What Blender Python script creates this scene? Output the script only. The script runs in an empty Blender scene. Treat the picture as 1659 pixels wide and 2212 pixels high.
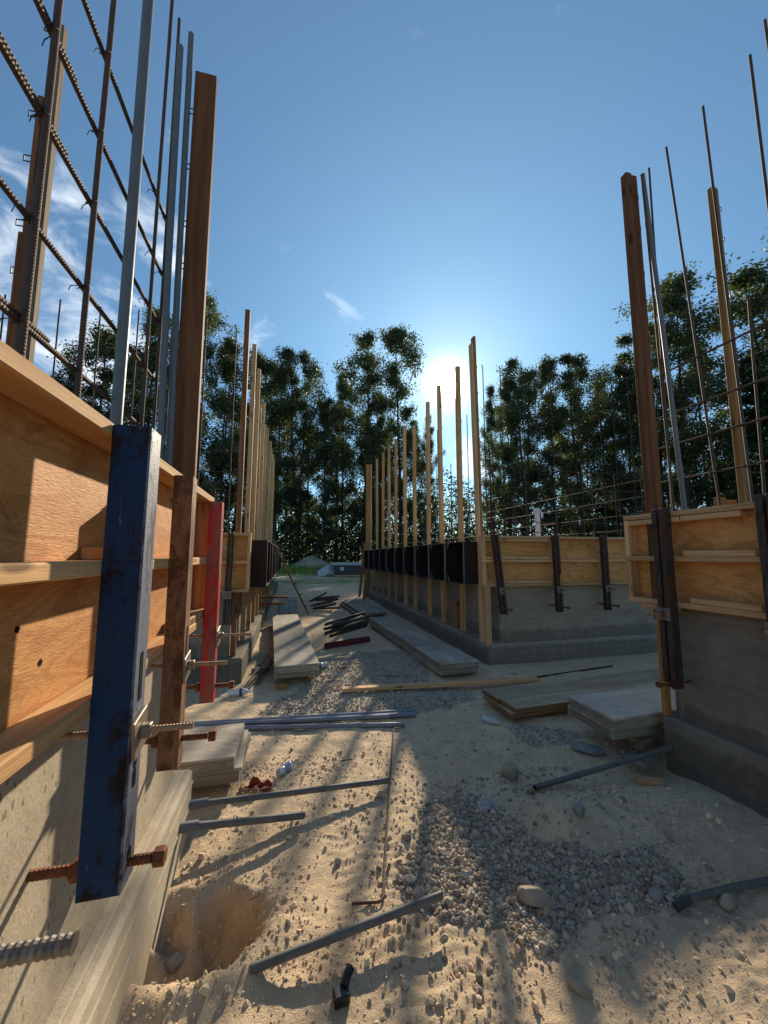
import bpy, math, random
import numpy as np
from mathutils import Vector, Matrix

R_ = math.radians
scn = bpy.context.scene
col = scn.collection

# ------------------------------------------------------------------ camera
camd = bpy.data.cameras.new('camera'); cam = bpy.data.objects.new('camera', camd); col.objects.link(cam)
cam.location = (0, 0, 1.5); cam.rotation_euler = (R_(90 + 6.317), 0, R_(-13.615))
camd.sensor_fit = 'VERTICAL'; camd.sensor_height = 36.0; camd.lens = 831 / 2212 * 36.0
camd.clip_start = 0.02; camd.clip_end = 3000
scn.camera = cam

# ------------------------------------------------------------------ sky and sun
SUN = Vector((0.363, 0.835, 0.413)).normalized()
SUN_EL = math.asin(SUN.z); SUN_AZ = math.atan2(SUN.x, SUN.y)
world = bpy.data.worlds.new('World'); scn.world = world; world.use_nodes = True
CLOUDS = [((-0.478, 0.742, 0.47), 50, 0.3), ((-0.385, 0.771, 0.508), 90, 0.3), ((-0.357, 0.826, 0.436), 70, 0.31), ((-0.272, 0.766, 0.583), 160, 0.26), ((-0.448, 0.817, 0.362), 40, 0.28), ((-0.563, 0.72, 0.406), 30, 0.28), ((0.1, 0.824, 0.558), 520, 0.205), ((-0.083, 0.861, 0.501), 520, 0.16), ((0.432, 0.868, 0.246), 260, 0.36), ((0.811, 0.546, 0.211), 260, 0.36), ((-0.042, 0.808, 0.588), 200, 0.05), ((0.596, 0.597, 0.536), 60, 0.08)]
def build_sky():
    nt = world.node_tree; N = nt.nodes; L = nt.links; N.clear()
    out = N.new('ShaderNodeOutputWorld'); bg = N.new('ShaderNodeBackground')
    sky = N.new('ShaderNodeTexSky'); sky.sky_type = 'NISHITA'; sky.sun_disc = False
    sky.sun_elevation = SUN_EL; sky.sun_rotation = SUN_AZ
    sky.altitude = 100; sky.air_density = 1.0; sky.dust_density = 0.12; sky.ozone_density = 1.3
    tc = N.new('ShaderNodeTexCoord')
    def math_(op, a, b=None, clamp=False):
        n = N.new('ShaderNodeMath'); n.operation = op; n.use_clamp = clamp
        for i, v in enumerate((a, b)):
            if v is None: continue
            if isinstance(v, (int, float)): n.inputs[i].default_value = v
            else: L.new(v, n.inputs[i])
        return n.outputs[0]
    sep = N.new('ShaderNodeSeparateXYZ'); L.new(tc.outputs['Generated'], sep.inputs[0])
    # thin broken cumulus: direction projected on a cloud layer
    comb = N.new('ShaderNodeMapping'); comb.inputs['Scale'].default_value = (1, 1, 1.7); L.new(tc.outputs['Generated'], comb.inputs[0])
    n1 = N.new('ShaderNodeTexNoise'); n1.inputs['Scale'].default_value = 7.0; n1.inputs['Detail'].default_value = 9
    n1.inputs['Roughness'].default_value = 0.58; n1.inputs['Distortion'].default_value = 0.6
    L.new(comb.outputs[0], n1.inputs['Vector'])
    n2 = N.new('ShaderNodeTexNoise'); n2.inputs['Scale'].default_value = 2.6; n2.inputs['Detail'].default_value = 3
    L.new(comb.outputs[0], n2.inputs['Vector'])
    # cloud banks stand low in a few parts of the sky
    nrm0 = N.new('ShaderNodeVectorMath'); nrm0.operation = 'NORMALIZE'; L.new(tc.outputs['Generated'], nrm0.inputs[0])
    cov = None
    for d_, sharp, amt in CLOUDS:
        dt = N.new('ShaderNodeVectorMath'); dt.operation = 'DOT_PRODUCT'; L.new(nrm0.outputs[0], dt.inputs[0]); dt.inputs[1].default_value = Vector(d_).normalized()
        g_ = math_('MULTIPLY', math_('EXPONENT', math_('MULTIPLY', math_('SUBTRACT', 1.0, dt.outputs['Value']), -sharp)), amt)
        cov = g_ if cov is None else math_('MAXIMUM', cov, g_)
    ring = math_('MULTIPLY', math_('SUBTRACT', 0.34, sep.outputs[2]), 0.75)     # cumulus low all round the horizon
    cov = math_('MAXIMUM', cov, math_('MINIMUM', math_('MAXIMUM', ring, 0.0), 0.24))
    s = math_('ADD', math_('ADD', n1.outputs[0], math_('MULTIPLY', math_('SUBTRACT', n2.outputs[0], 0.5), 0.25)), math_('SUBTRACT', cov, 0.06))
    cr = N.new('ShaderNodeMapRange'); cr.inputs[1].default_value = 0.60; cr.inputs[2].default_value = 0.90
    cr.interpolation_type = 'SMOOTHSTEP'; L.new(s, cr.inputs[0])
    # bright sky close round the sun (forward scattering)
    dot = N.new('ShaderNodeVectorMath'); dot.operation = 'DOT_PRODUCT'
    nrm = N.new('ShaderNodeVectorMath'); nrm.operation = 'NORMALIZE'; L.new(tc.outputs['Generated'], nrm.inputs[0])
    L.new(nrm.outputs[0], dot.inputs[0]); dot.inputs[1].default_value = SUN
    one = math_('SUBTRACT', 1.0, dot.outputs['Value'])
    glow = math_('ADD', math_('MULTIPLY', math_('EXPONENT', math_('MULTIPLY', one, -6500.0)), 300.0),
                 math_('ADD', math_('MULTIPLY', math_('EXPONENT', math_('MULTIPLY', one, -800.0)), 7.0), math_('MULTIPLY', math_('EXPONENT', math_('MULTIPLY', one, -90.0)), 1.2)))
    halo = math_('MULTIPLY', math_('EXPONENT', math_('MULTIPLY', one, -9.0)), 1.0)
    tint = N.new('ShaderNodeMix'); tint.data_type = 'RGBA'; tint.blend_type = 'MULTIPLY'; tint.inputs[0].default_value = 1.0
    L.new(sky.outputs[0], tint.inputs[6]); tint.inputs[7].default_value = (0.27, 0.42, 0.50, 1)
    ms = N.new('ShaderNodeMix'); ms.data_type = 'RGBA'; ms.blend_type = 'ADD'; ms.inputs[0].default_value = 1.0   # even veil of multiply scattered light
    L.new(tint.outputs[2], ms.inputs[6]); ms.inputs[7].default_value = (0.28, 0.49, 0.76, 1)
    mix = N.new('ShaderNodeMix'); mix.data_type = 'RGBA'
    L.new(math_('MULTIPLY', cr.outputs[0], 0.85), mix.inputs[0]); L.new(ms.outputs[2], mix.inputs[6])
    mix.inputs[7].default_value = (5.6, 6.0, 6.6, 1)
    gc = N.new('ShaderNodeMix'); gc.data_type = 'RGBA'; gc.blend_type = 'MULTIPLY'; gc.inputs[0].default_value = 1.0
    cg = N.new('ShaderNodeCombineColor'); 
    for i in range(3): L.new(glow, cg.inputs[i])
    L.new(cg.outputs[0], gc.inputs[6]); gc.inputs[7].default_value = (1.0, 0.93, 0.78, 1)
    add = N.new('ShaderNodeMix'); add.data_type = 'RGBA'; add.blend_type = 'ADD'; add.inputs[0].default_value = 1.0
    hc = N.new('ShaderNodeMix'); hc.data_type = 'RGBA'; hc.blend_type = 'MULTIPLY'; hc.inputs[0].default_value = 1.0
    ch = N.new('ShaderNodeCombineColor')
    for i in range(3): L.new(halo, ch.inputs[i])
    L.new(ch.outputs[0], hc.inputs[6]); hc.inputs[7].default_value = (0.92, 1.52, 1.75, 1)
    ah = N.new('ShaderNodeMix'); ah.data_type = 'RGBA'; ah.blend_type = 'ADD'; ah.inputs[0].default_value = 1.0
    L.new(mix.outputs[2], ah.inputs[6]); L.new(hc.outputs[2], ah.inputs[7])
    L.new(ah.outputs[2], add.inputs[6]); L.new(gc.outputs[2], add.inputs[7])
    L.new(add.outputs[2], bg.inputs[0]); bg.inputs[1].default_value = 0.09
    L.new(bg.outputs[0], out.inputs[0])
build_sky()
sund = bpy.data.lights.new('sun', 'SUN'); sund.energy = 3.1; sund.angle = R_(1.1); sund.color = (1.0, 0.86, 0.66)
sun = bpy.data.objects.new('sun', sund); col.objects.link(sun); sun.location = (0, 0, 30)
sun.rotation_euler = SUN.to_track_quat('Z', 'Y').to_euler()

vs = scn.view_settings
vs.view_transform = 'Standard'; vs.look = 'None'; vs.gamma = 1; vs.use_curve_mapping = False
vs.exposure = 1.08
scn.cycles.max_bounces = 6; scn.cycles.transparent_max_bounces = 6
scn.cycles.sample_clamp_indirect = 6

# ------------------------------------------------------------------ materials
def new_mat(name):
    m = bpy.data.materials.new(name); m.use_nodes = True
    nt = m.node_tree; b = nt.nodes['Principled BSDF']
    return m, nt.nodes, nt.links, b
def rgba(c): return (c[0], c[1], c[2], 1)
def nmath(N, L, op, a, b=None, clamp=False):
    n = N.new('ShaderNodeMath'); n.operation = op; n.use_clamp = clamp
    for i, v in enumerate((a, b)):
        if v is None: continue
        if isinstance(v, (int, float)): n.inputs[i].default_value = v
        else: L.new(v, n.inputs[i])
    return n.outputs[0]
def nnoise(N, L, vec, scale, detail=4, rough=0.5, dist=0.0):
    n = N.new('ShaderNodeTexNoise'); n.inputs['Scale'].default_value = scale; n.inputs['Detail'].default_value = detail
    n.inputs['Roughness'].default_value = rough; n.inputs['Distortion'].default_value = dist
    if vec is not None: L.new(vec, n.inputs['Vector'])
    return n.outputs[0]
def nmap(N, L, vec, scale):
    n = N.new('ShaderNodeMapping'); n.inputs['Scale'].default_value = scale; L.new(vec, n.inputs['Vector']); return n.outputs[0]
def nrange(N, L, v, a, b, c=0.0, d=1.0):
    n = N.new('ShaderNodeMapRange'); L.new(v, n.inputs[0]); n.inputs[1].default_value = a; n.inputs[2].default_value = b
    n.inputs[3].default_value = c; n.inputs[4].default_value = d; return n.outputs[0]
def nmix(N, L, f, a, b, mode='MIX'):
    n = N.new('ShaderNodeMix'); n.data_type = 'RGBA'; n.blend_type = mode
    if isinstance(f, (int, float)): n.inputs[0].default_value = f
    else: L.new(f, n.inputs[0])
    for i, v in ((6, a), (7, b)):
        if isinstance(v, (tuple, list)): n.inputs[i].default_value = rgba(v)
        else: L.new(v, n.inputs[i])
    return n.outputs[2]
def nbump(N, L, b, h, strength, dist):
    n = N.new('ShaderNodeBump'); n.inputs['Strength'].default_value = strength; n.inputs['Distance'].default_value = dist
    L.new(h, n.inputs['Height']); L.new(n.outputs[0], b.inputs['Normal'])
def objvar(N, L, colr, lo, hi):
    oi = N.new('ShaderNodeObjectInfo'); v = nrange(N, L, oi.outputs['Random'], 0, 1, lo, hi)
    h = N.new('ShaderNodeHueSaturation'); L.new(colr, h.inputs['Color']); L.new(v, h.inputs['Value']); return h.outputs[0]

def wood(name, c1, c2, grain=26.0, knots=True, rough=0.75, grey=0.0, stain=None):
    m, N, L, b = new_mat(name)
    uv = N.new('ShaderNodeUVMap').outputs[0]
    g = nnoise(N, L, nmap(N, L, uv, (1.1, grain, 1)), 1.0, 6, 0.62, 0.6)
    fine = nnoise(N, L, nmap(N, L, uv, (7, grain * 9, 1)), 1.0, 3, 0.6)
    c = nmix(N, L, nrange(N, L, g, 0.38, 0.62), c1, tuple(x * 0.82 for x in c2))
    c = nmix(N, L, nrange(N, L, fine, 0.35, 0.75, 0, 0.35), c, tuple(x * 0.55 for x in c2))
    big = nnoise(N, L, nmap(N, L, uv, (0.9, 2.5, 1)), 1.0, 3, 0.55)
    c = nmix(N, L, nrange(N, L, big, 0.4, 0.7, 0, 0.45), c, tuple(x * 0.7 for x in c2))
    if knots:
        v = N.new('ShaderNodeTexVoronoi'); L.new(nmap(N, L, uv, (2.6, 9, 1)), v.inputs['Vector']); v.inputs['Scale'].default_value = 1.0
        c = nmix(N, L, nrange(N, L, v.outputs['Distance'], 0.10, 0.17, 0.85, 0), c, tuple(x * 0.22 for x in c2))
    if stain:
        sn = nnoise(N, L, nmap(N, L, uv, (2.2, 2.2, 1)), 1.0, 7, 0.68, 0.8)
        c = nmix(N, L, nrange(N, L, sn, 0.47, 0.66, 0, 0.85), c, stain)
        sn2 = nnoise(N, L, nmap(N, L, uv, (9, 9, 1)), 1.0, 6, 0.7)
        c = nmix(N, L, nrange(N, L, sn2, 0.55, 0.72, 0, 0.6), c, tuple(x * 0.5 for x in stain))
    c = objvar(N, L, c, 0.78, 1.18)
    L.new(c, b.inputs['Base Color']); b.inputs['Roughness'].default_value = rough; b.inputs['Specular IOR Level'].default_value = 0.2
    nbump(N, L, b, nmath(N, L, 'ADD', fine, nmath(N, L, 'MULTIPLY', g, 0.8)), 0.35, 0.003)
    return m

def plywood(name, c1, c2, c3):
    m, N, L, b = new_mat(name)
    uv = N.new('ShaderNodeUVMap').outputs[0]
    base = nnoise(N, L, nmap(N, L, uv, (0.9, 3.6, 1)), 1.0, 2, 0.45, 0.5)
    rings = nmath(N, L, 'SINE', nmath(N, L, 'MULTIPLY', base, 95.0))
    fine = nnoise(N, L, nmap(N, L, uv, (40, 210, 1)), 1.0, 4, 0.65, 0.4)
    blot = nnoise(N, L, nmap(N, L, uv, (1.6, 3.0, 1)), 1.0, 5, 0.6)
    c = nmix(N, L, nrange(N, L, blot, 0.36, 0.64), c1, c2)
    c = nmix(N, L, nrange(N, L, rings, -0.1, 1.0, 0, 0.42), c, c3)
    mott = nnoise(N, L, nmap(N, L, uv, (5, 11, 1)), 1.0, 6, 0.7, 0.5)
    c = nmix(N, L, nrange(N, L, mott, 0.5, 0.72, 0, 0.55), c, tuple(x * 0.8 for x in c3))
    c = nmix(N, L, nrange(N, L, fine, 0.42, 0.70, 0, 0.5), c, tuple(x * 0.62 for x in c3))
    v = N.new('ShaderNodeTexVoronoi'); L.new(nmap(N, L, uv, (1.9, 3.6, 1)), v.inputs['Vector']); v.inputs['Scale'].default_value = 1.0
    c = nmix(N, L, nrange(N, L, v.outputs['Distance'], 0.03, 0.06, 0.7, 0), c, tuple(x * 0.2 for x in c3))
    oil = nnoise(N, L, nmap(N, L, uv, (3.1, 4.3, 1)), 1.0, 7, 0.72, 1.2)
    c = nmix(N, L, nrange(N, L, oil, 0.60, 0.70, 0, 0.6), c, tuple(x * 0.35 for x in c3))
    cem = nnoise(N, L, nmap(N, L, uv, (16, 26, 1)), 1.0, 5, 0.75, 0.8)
    c = nmix(N, L, nrange(N, L, cem, 0.68, 0.74, 0, 0.55), c, (0.55, 0.47, 0.36))
    c = objvar(N, L, c, 0.92, 1.08)
    L.new(c, b.inputs['Base Color']); b.inputs['Roughness'].default_value = 0.62; b.inputs['Specular IOR Level'].default_value = 0.25
    nbump(N, L, b, nmath(N, L, 'ADD', fine, nmath(N, L, 'MULTIPLY', rings, 0.12)), 0.55, 0.004)
    return m

def concrete(name, c1, c2, pits=True, streaks=None, warm=None, trowel=0.0):
    m, N, L, b = new_mat(name)
    pos = N.new('ShaderNodeNewGeometry').outputs['Position']
    n1 = nnoise(N, L, pos, 2.2, 6, 0.6); n2 = nnoise(N, L, pos, 17, 6, 0.65); n3 = nnoise(N, L, pos, 120, 4, 0.7)
    c = nmix(N, L, nrange(N, L, n1, 0.36, 0.64), c1, c2)
    c = nmix(N, L, nrange(N, L, n2, 0.42, 0.68, 0, 0.5), c, tuple(x * 0.72 for x in c1))
    c = nmix(N, L, nrange(N, L, n3, 0.5, 0.75, 0, 0.5), c, tuple(x * 0.6 for x in c1))
    if warm:
        wn = nnoise(N, L, nmap(N, L, pos, (3, 3, 1.2)), 1.4, 5, 0.6, 0.4)
        c = nmix(N, L, nrange(N, L, wn, 0.48, 0.68, 0, 0.7), c, warm)
    tr = nnoise(N, L, nmap(N, L, pos, (2.5, 2.5, 26)), 1.0, 5, 0.65, 0.6)
    c = nmix(N, L, nrange(N, L, tr, 0.42, 0.68, 0, trowel), c, tuple(min(1, x * 1.35) for x in c2))
    bl = nnoise(N, L, nmap(N, L, pos, (1.3, 1.3, 2.2)), 1.0, 6, 0.7, 0.9)
    c = nmix(N, L, nrange(N, L, bl, 0.52, 0.70, 0, 0.5), c, tuple(x * 0.6 for x in c1))
    h = nmath(N, L, 'ADD', nmath(N, L, 'ADD', nmath(N, L, 'MULTIPLY', n2, 0.5), nmath(N, L, 'MULTIPLY', n3, 0.35)), nmath(N, L, 'MULTIPLY', tr, 0.8 * trowel))
    if pits:
        v = N.new('ShaderNodeTexVoronoi'); L.new(nmap(N, L, pos, (1, 1, 0.45)), v.inputs['Vector']); v.inputs['Scale'].default_value = 52
        size = nrange(N, L, nnoise(N, L, pos, 9, 3), 0.40, 0.68, 0.03, 0.27)
        pit = nmath(N, L, 'LESS_THAN', v.outputs['Distance'], size)
        c = nmix(N, L, nmath(N, L, 'MULTIPLY', pit, 0.6), c, tuple(x * 0.25 for x in c1))
        h = nmath(N, L, 'SUBTRACT', h, nmath(N, L, 'MULTIPLY', pit, 0.8))
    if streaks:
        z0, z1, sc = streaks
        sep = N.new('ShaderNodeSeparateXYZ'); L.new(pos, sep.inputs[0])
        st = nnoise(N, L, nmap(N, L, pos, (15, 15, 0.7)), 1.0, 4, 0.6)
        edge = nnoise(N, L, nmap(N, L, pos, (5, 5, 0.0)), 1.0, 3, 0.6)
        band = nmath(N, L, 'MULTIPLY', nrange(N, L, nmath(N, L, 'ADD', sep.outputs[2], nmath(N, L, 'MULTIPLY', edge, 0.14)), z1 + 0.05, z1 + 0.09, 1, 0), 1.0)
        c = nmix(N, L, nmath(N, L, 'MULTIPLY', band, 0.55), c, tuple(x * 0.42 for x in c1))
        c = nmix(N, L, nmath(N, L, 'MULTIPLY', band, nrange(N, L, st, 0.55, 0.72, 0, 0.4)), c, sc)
    L.new(c, b.inputs['Base Color']); b.inputs['Roughness'].default_value = 0.92; b.inputs['Specular IOR Level'].default_value = 0.15
    nbump(N, L, b, h, 0.8, 0.006)
    return m

def metal_paint(name, paint, rust, amount=0.5, rough=0.45, paint2=None, spec=0.5, scuff=0.4):
    m, N, L, b = new_mat(name)
    tc = N.new('ShaderNodeTexCoord').outputs['Object']
    n1 = nnoise(N, L, nmap(N, L, tc, (9, 9, 3.2)), 1.0, 7, 0.68, 0.5); n2 = nnoise(N, L, tc, 90, 4, 0.7)
    c = paint
    if paint2:
        n3 = nnoise(N, L, nmap(N, L, tc, (14, 14, 3.0)), 1.0, 6, 0.7, 0.7)
        c = nmix(N, L, nrange(N, L, n3, 0.46, 0.55), paint, paint2)
    f = nrange(N, L, nmath(N, L, 'ADD', n1, nmath(N, L, 'MULTIPLY', n2, 0.16)), 0.76 - amount * 0.4, 0.84 - amount * 0.4)
    c = nmix(N, L, f, c, rust)
    c = nmix(N, L, nrange(N, L, n2, 0.52, 0.75, 0, 0.4), c, tuple(x * 0.5 for x in rust))
    sc = nnoise(N, L, nmap(N, L, tc, (60, 60, 5)), 1.0, 4, 0.7, 0.3)
    c = nmix(N, L, nrange(N, L, sc, 0.66, 0.72, 0, scuff), c, (0.34, 0.31, 0.28))
    L.new(c, b.inputs['Base Color']); b.inputs['Specular IOR Level'].default_value = spec
    L.new(nrange(N, L, f, 0, 1, rough, 0.85), b.inputs['Roughness'])
    nbump(N, L, b, nmath(N, L, 'ADD', n2, f), 0.3, 0.002)
    return m

def plain(name, c, rough=0.6, spec=0.4, metal=0.0, noise=0.25, scale=30, trans=0.0):
    m, N, L, b = new_mat(name)
    tc = N.new('ShaderNodeTexCoord').outputs['Object']
    n = nnoise(N, L, tc, scale, 5, 0.65)
    L.new(nmix(N, L, nrange(N, L, n, 0.35, 0.7, 0, noise * 2), c, tuple(x * 0.45 for x in c)), b.inputs['Base Color'])
    b.inputs['Roughness'].default_value = rough; b.inputs['Specular IOR Level'].default_value = spec; b.inputs['Metallic'].default_value = metal
    b.inputs['Transmission Weight'].default_value = trans
    nbump(N, L, b, n, 0.15, 0.003)
    return m

def rebar_mat(name, c1, c2):
    m, N, L, b = new_mat(name)
    uv = N.new('ShaderNodeUVMap').outputs[0]
    sep = N.new('ShaderNodeSeparateXYZ'); L.new(uv, sep.inputs[0])
    w = nmath(N, L, 'SINE', nmath(N, L, 'ADD', nmath(N, L, 'MULTIPLY', sep.outputs[0], 2 * math.pi / 0.013), nmath(N, L, 'MULTIPLY', sep.outputs[1], 12.0)))
    tc = N.new('ShaderNodeTexCoord').outputs['Object']
    n = nnoise(N, L, tc, 14, 5, 0.65)
    c = nmix(N, L, nrange(N, L, n, 0.35, 0.65), c1, c2)
    c = nmix(N, L, nrange(N, L, w, 0.2, 0.9, 0.0, 0.2), c, tuple(min(1, x * 1.7) for x in c2))
    L.new(c, b.inputs['Base Color']); b.inputs['Roughness'].default_value = 0.75; b.inputs['Metallic'].default_value = 0.1
    nbump(N, L, b, w, 0.55, 0.002)
    return m

M = {}
M['lumber'] = wood('lumber', (0.74, 0.45, 0.21), (0.60, 0.33, 0.135))
M['lumber_pale'] = wood('lumber_pale', (0.76, 0.47, 0.24), (0.64, 0.355, 0.155))
M['lumber_brown'] = wood('lumber_brown', (0.27, 0.115, 0.05), (0.18, 0.07, 0.03))
M['lumber_orange'] = wood('lumber_orange', (0.48, 0.25, 0.085), (0.34, 0.16, 0.05))
M['lumber_dull'] = wood('lumber_dull', (0.34, 0.25, 0.16), (0.22, 0.15, 0.095))
M['lumber_grey'] = wood('lumber_grey', (0.44, 0.38, 0.29), (0.31, 0.265, 0.205), stain=(0.19, 0.165, 0.13))
M['sheet_grey'] = wood('sheet_grey', (0.52, 0.455, 0.36), (0.41, 0.355, 0.285), grain=6, knots=False, stain=(0.24, 0.21, 0.17))
M['sheet_bluegrey'] = wood('sheet_bluegrey', (0.62, 0.54, 0.43), (0.52, 0.45, 0.36), grain=6, knots=False, stain=(0.34, 0.30, 0.245))
M['sheet_tan'] = wood('sheet_tan', (0.55, 0.43, 0.28), (0.44, 0.34, 0.22), grain=9, knots=False, stain=(0.33, 0.26, 0.18))
M['ply'] = plywood('plywood_face', (0.70, 0.34, 0.115), (0.60, 0.25, 0.07), (0.42, 0.15, 0.04))
M['ply_dark'] = plywood('plywood_face_dark', (0.74, 0.37, 0.125), (0.63, 0.28, 0.08), (0.36, 0.14, 0.036))
M['ply_edge'] = wood('ply_edge', (0.36, 0.19, 0.09), (0.25, 0.12, 0.055), grain=60, knots=False)
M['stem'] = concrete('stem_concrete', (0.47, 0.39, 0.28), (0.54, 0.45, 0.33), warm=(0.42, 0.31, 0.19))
M['stem_shade'] = concrete('stem_concrete_shaded', (0.20, 0.175, 0.14), (0.245, 0.215, 0.175), pits=False, trowel=0.4, streaks=(0.25, 0.42, (0.36, 0.34, 0.30)))  # darker copy of the stem concrete, shade put into its colour
M['stem_mid'] = concrete('stem_concrete_mid', (0.28, 0.235, 0.175), (0.335, 0.285, 0.215), pits=False, trowel=0.3, streaks=(0.25, 0.42, (0.42, 0.38, 0.32)))  # stem concrete between lit and shaded copies, some shade in its colour
M['footing_mid'] = concrete('footing_concrete_mid', (0.28, 0.245, 0.195), (0.36, 0.315, 0.255), pits=False, streaks=(0.0, 0.22, (0.44, 0.40, 0.34)))  # middle copy of the footing concrete, partly shaded by colour
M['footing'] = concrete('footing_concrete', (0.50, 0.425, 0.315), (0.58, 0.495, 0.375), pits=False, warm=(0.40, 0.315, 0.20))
M['footing_shade'] = concrete('footing_concrete_shaded', (0.19, 0.165, 0.13), (0.255, 0.225, 0.18), pits=False, streaks=(0.0, 0.22, (0.36, 0.34, 0.30)))  # footing concrete again, darkened in colour for the shaded walls
M['blue'] = metal_paint('blue_paint', (0.005, 0.036, 0.105), (0.020, 0.013, 0.012), 0.40, 0.5, spec=0.22)
M['blue_sunlit_worn'] = metal_paint('sunlit_worn_blue_paint', (0.15, 0.17, 0.21), (0.03, 0.035, 0.06), 0.42, 0.5)  # dusty outer face, paler than the beam: its sunlit look put into the colour
M['brown'] = metal_paint('brown_steel', (0.22, 0.105, 0.05), (0.12, 0.05, 0.022), 0.5, 0.65, paint2=(0.28, 0.14, 0.075), spec=0.3)
M['red'] = metal_paint('red_paint', (0.50, 0.012, 0.014), (0.16, 0.07, 0.05), 0.35, 0.45, paint2=(0.30, 0.09, 0.075))
M['rusty'] = metal_paint('rusty_steel', (0.060, 0.042, 0.034), (0.085, 0.040, 0.023), 0.5, 0.7, paint2=(0.022, 0.018, 0.018), spec=0.3)
M['black'] = metal_paint('black_steel', (0.020, 0.016, 0.015), (0.035, 0.018, 0.013), 0.45, 0.7, spec=0.25, scuff=0.05)
M['black_rim'] = metal_paint('dusty_black_rim', (0.20, 0.17, 0.145), (0.10, 0.07, 0.055), 0.4, 0.75, spec=0.3)
M['angle'] = metal_paint('black_angle', (0.030, 0.032, 0.035), (0.07, 0.055, 0.04), 0.5, 0.5)
M['maroon'] = metal_paint('maroon_channel', (0.13, 0.016, 0.022), (0.06, 0.02, 0.02), 0.4, 0.5)
M['rod_rust'] = plain('rusty_rod', (0.24, 0.085, 0.038), 0.7, 0.3, 0.3, 0.4, 60)
M['rod_tan'] = plain('tan_rod', (0.46, 0.30, 0.17), 0.55, 0.4, 0.35, 0.35, 60)
M['rod_zinc'] = plain('zinc_rod', (0.30, 0.27, 0.23), 0.42, 0.4, 0.6, 0.45, 70)
M['plate'] = plain('plate_washer', (0.34, 0.27, 0.20), 0.5, 0.4, 0.5, 0.35, 25)
M['rebar'] = rebar_mat('rebar_rust', (0.062, 0.036, 0.026), (0.105, 0.056, 0.036))
M['rebar_far'] = plain('rebar_dark', (0.075, 0.042, 0.034), 0.7, 0.3, 0.2)
M['wire'] = plain('tie_wire', (0.035, 0.03, 0.028), 0.6, 0.4, 0.4)
M['clip'] = plain('form_clip', (0.10, 0.075, 0.06), 0.5, 0.5, 0.5)
M['pvc'] = plain('grey_pvc', (0.15, 0.16, 0.17), 0.5, 0.35, 0, 0.14, 14)
M['pvc_dusty'] = plain('dusty_grey_pvc', (0.16, 0.155, 0.14), 0.6, 0.3, 0, 0.35, 18)
M['pvc_dark'] = plain('dark_pipe_end', (0.05, 0.05, 0.05), 0.6)
M['pvc_blue'] = plain('bluish_pvc', (0.20, 0.22, 0.27), 0.32, 0.5, 0, 0.12, 14)
M['pvc_white'] = plain('white_pvc', (0.72, 0.72, 0.74), 0.4, 0.4, 0, 0.08, 14)
M['card'] = plain('cardboard', (0.30, 0.16, 0.085), 0.85, 0.2, 0, 0.15, 12)
M['rag'] = plain('red_cloth', (0.30, 0.055, 0.035), 0.95, 0.1, 0, 0.3, 25)
M['rag2'] = plain('tan_cloth', (0.40, 0.27, 0.15), 0.95, 0.1, 0, 0.3, 25)
M['film'] = plain('clear_film', (0.80, 0.83, 0.86), 0.18, 0.6, 0, 0.1, 30, trans=0.45)
M['label_blue'] = plain('blue_label', (0.10, 0.25, 0.55), 0.4, 0.4, 0, 0.1, 60)
M['label_navy'] = plain('navy_label', (0.03, 0.05, 0.11), 0.4, 0.4, 0, 0.1, 60)
M['tarp'] = plain('white_wrap', (0.50, 0.49, 0.48), 0.5, 0.4, 0, 0.2, 3)
M['darkpanel'] = plain('dark_panel', (0.055, 0.052, 0.05), 0.7)
M['black_plastic'] = plain('black_plastic', (0.014, 0.013, 0.012), 0.4, 0.5, 0, 0.2, 60)
M['rock'] = plain('tan_rock', (0.42, 0.35, 0.255), 0.9, 0.2, 0, 0.4, 9)
M['rock_grey'] = plain('grey_rock', (0.30, 0.295, 0.28), 0.9, 0.2, 0, 0.4, 12)
M['hole'] = plain('dark_hole', (0.008, 0.008, 0.010), 0.8, 0.1)
M['sand'] = plain('pile_sand', (0.58, 0.47, 0.35), 0.95, 0.1, 0, 0.35, 1.3)

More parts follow.
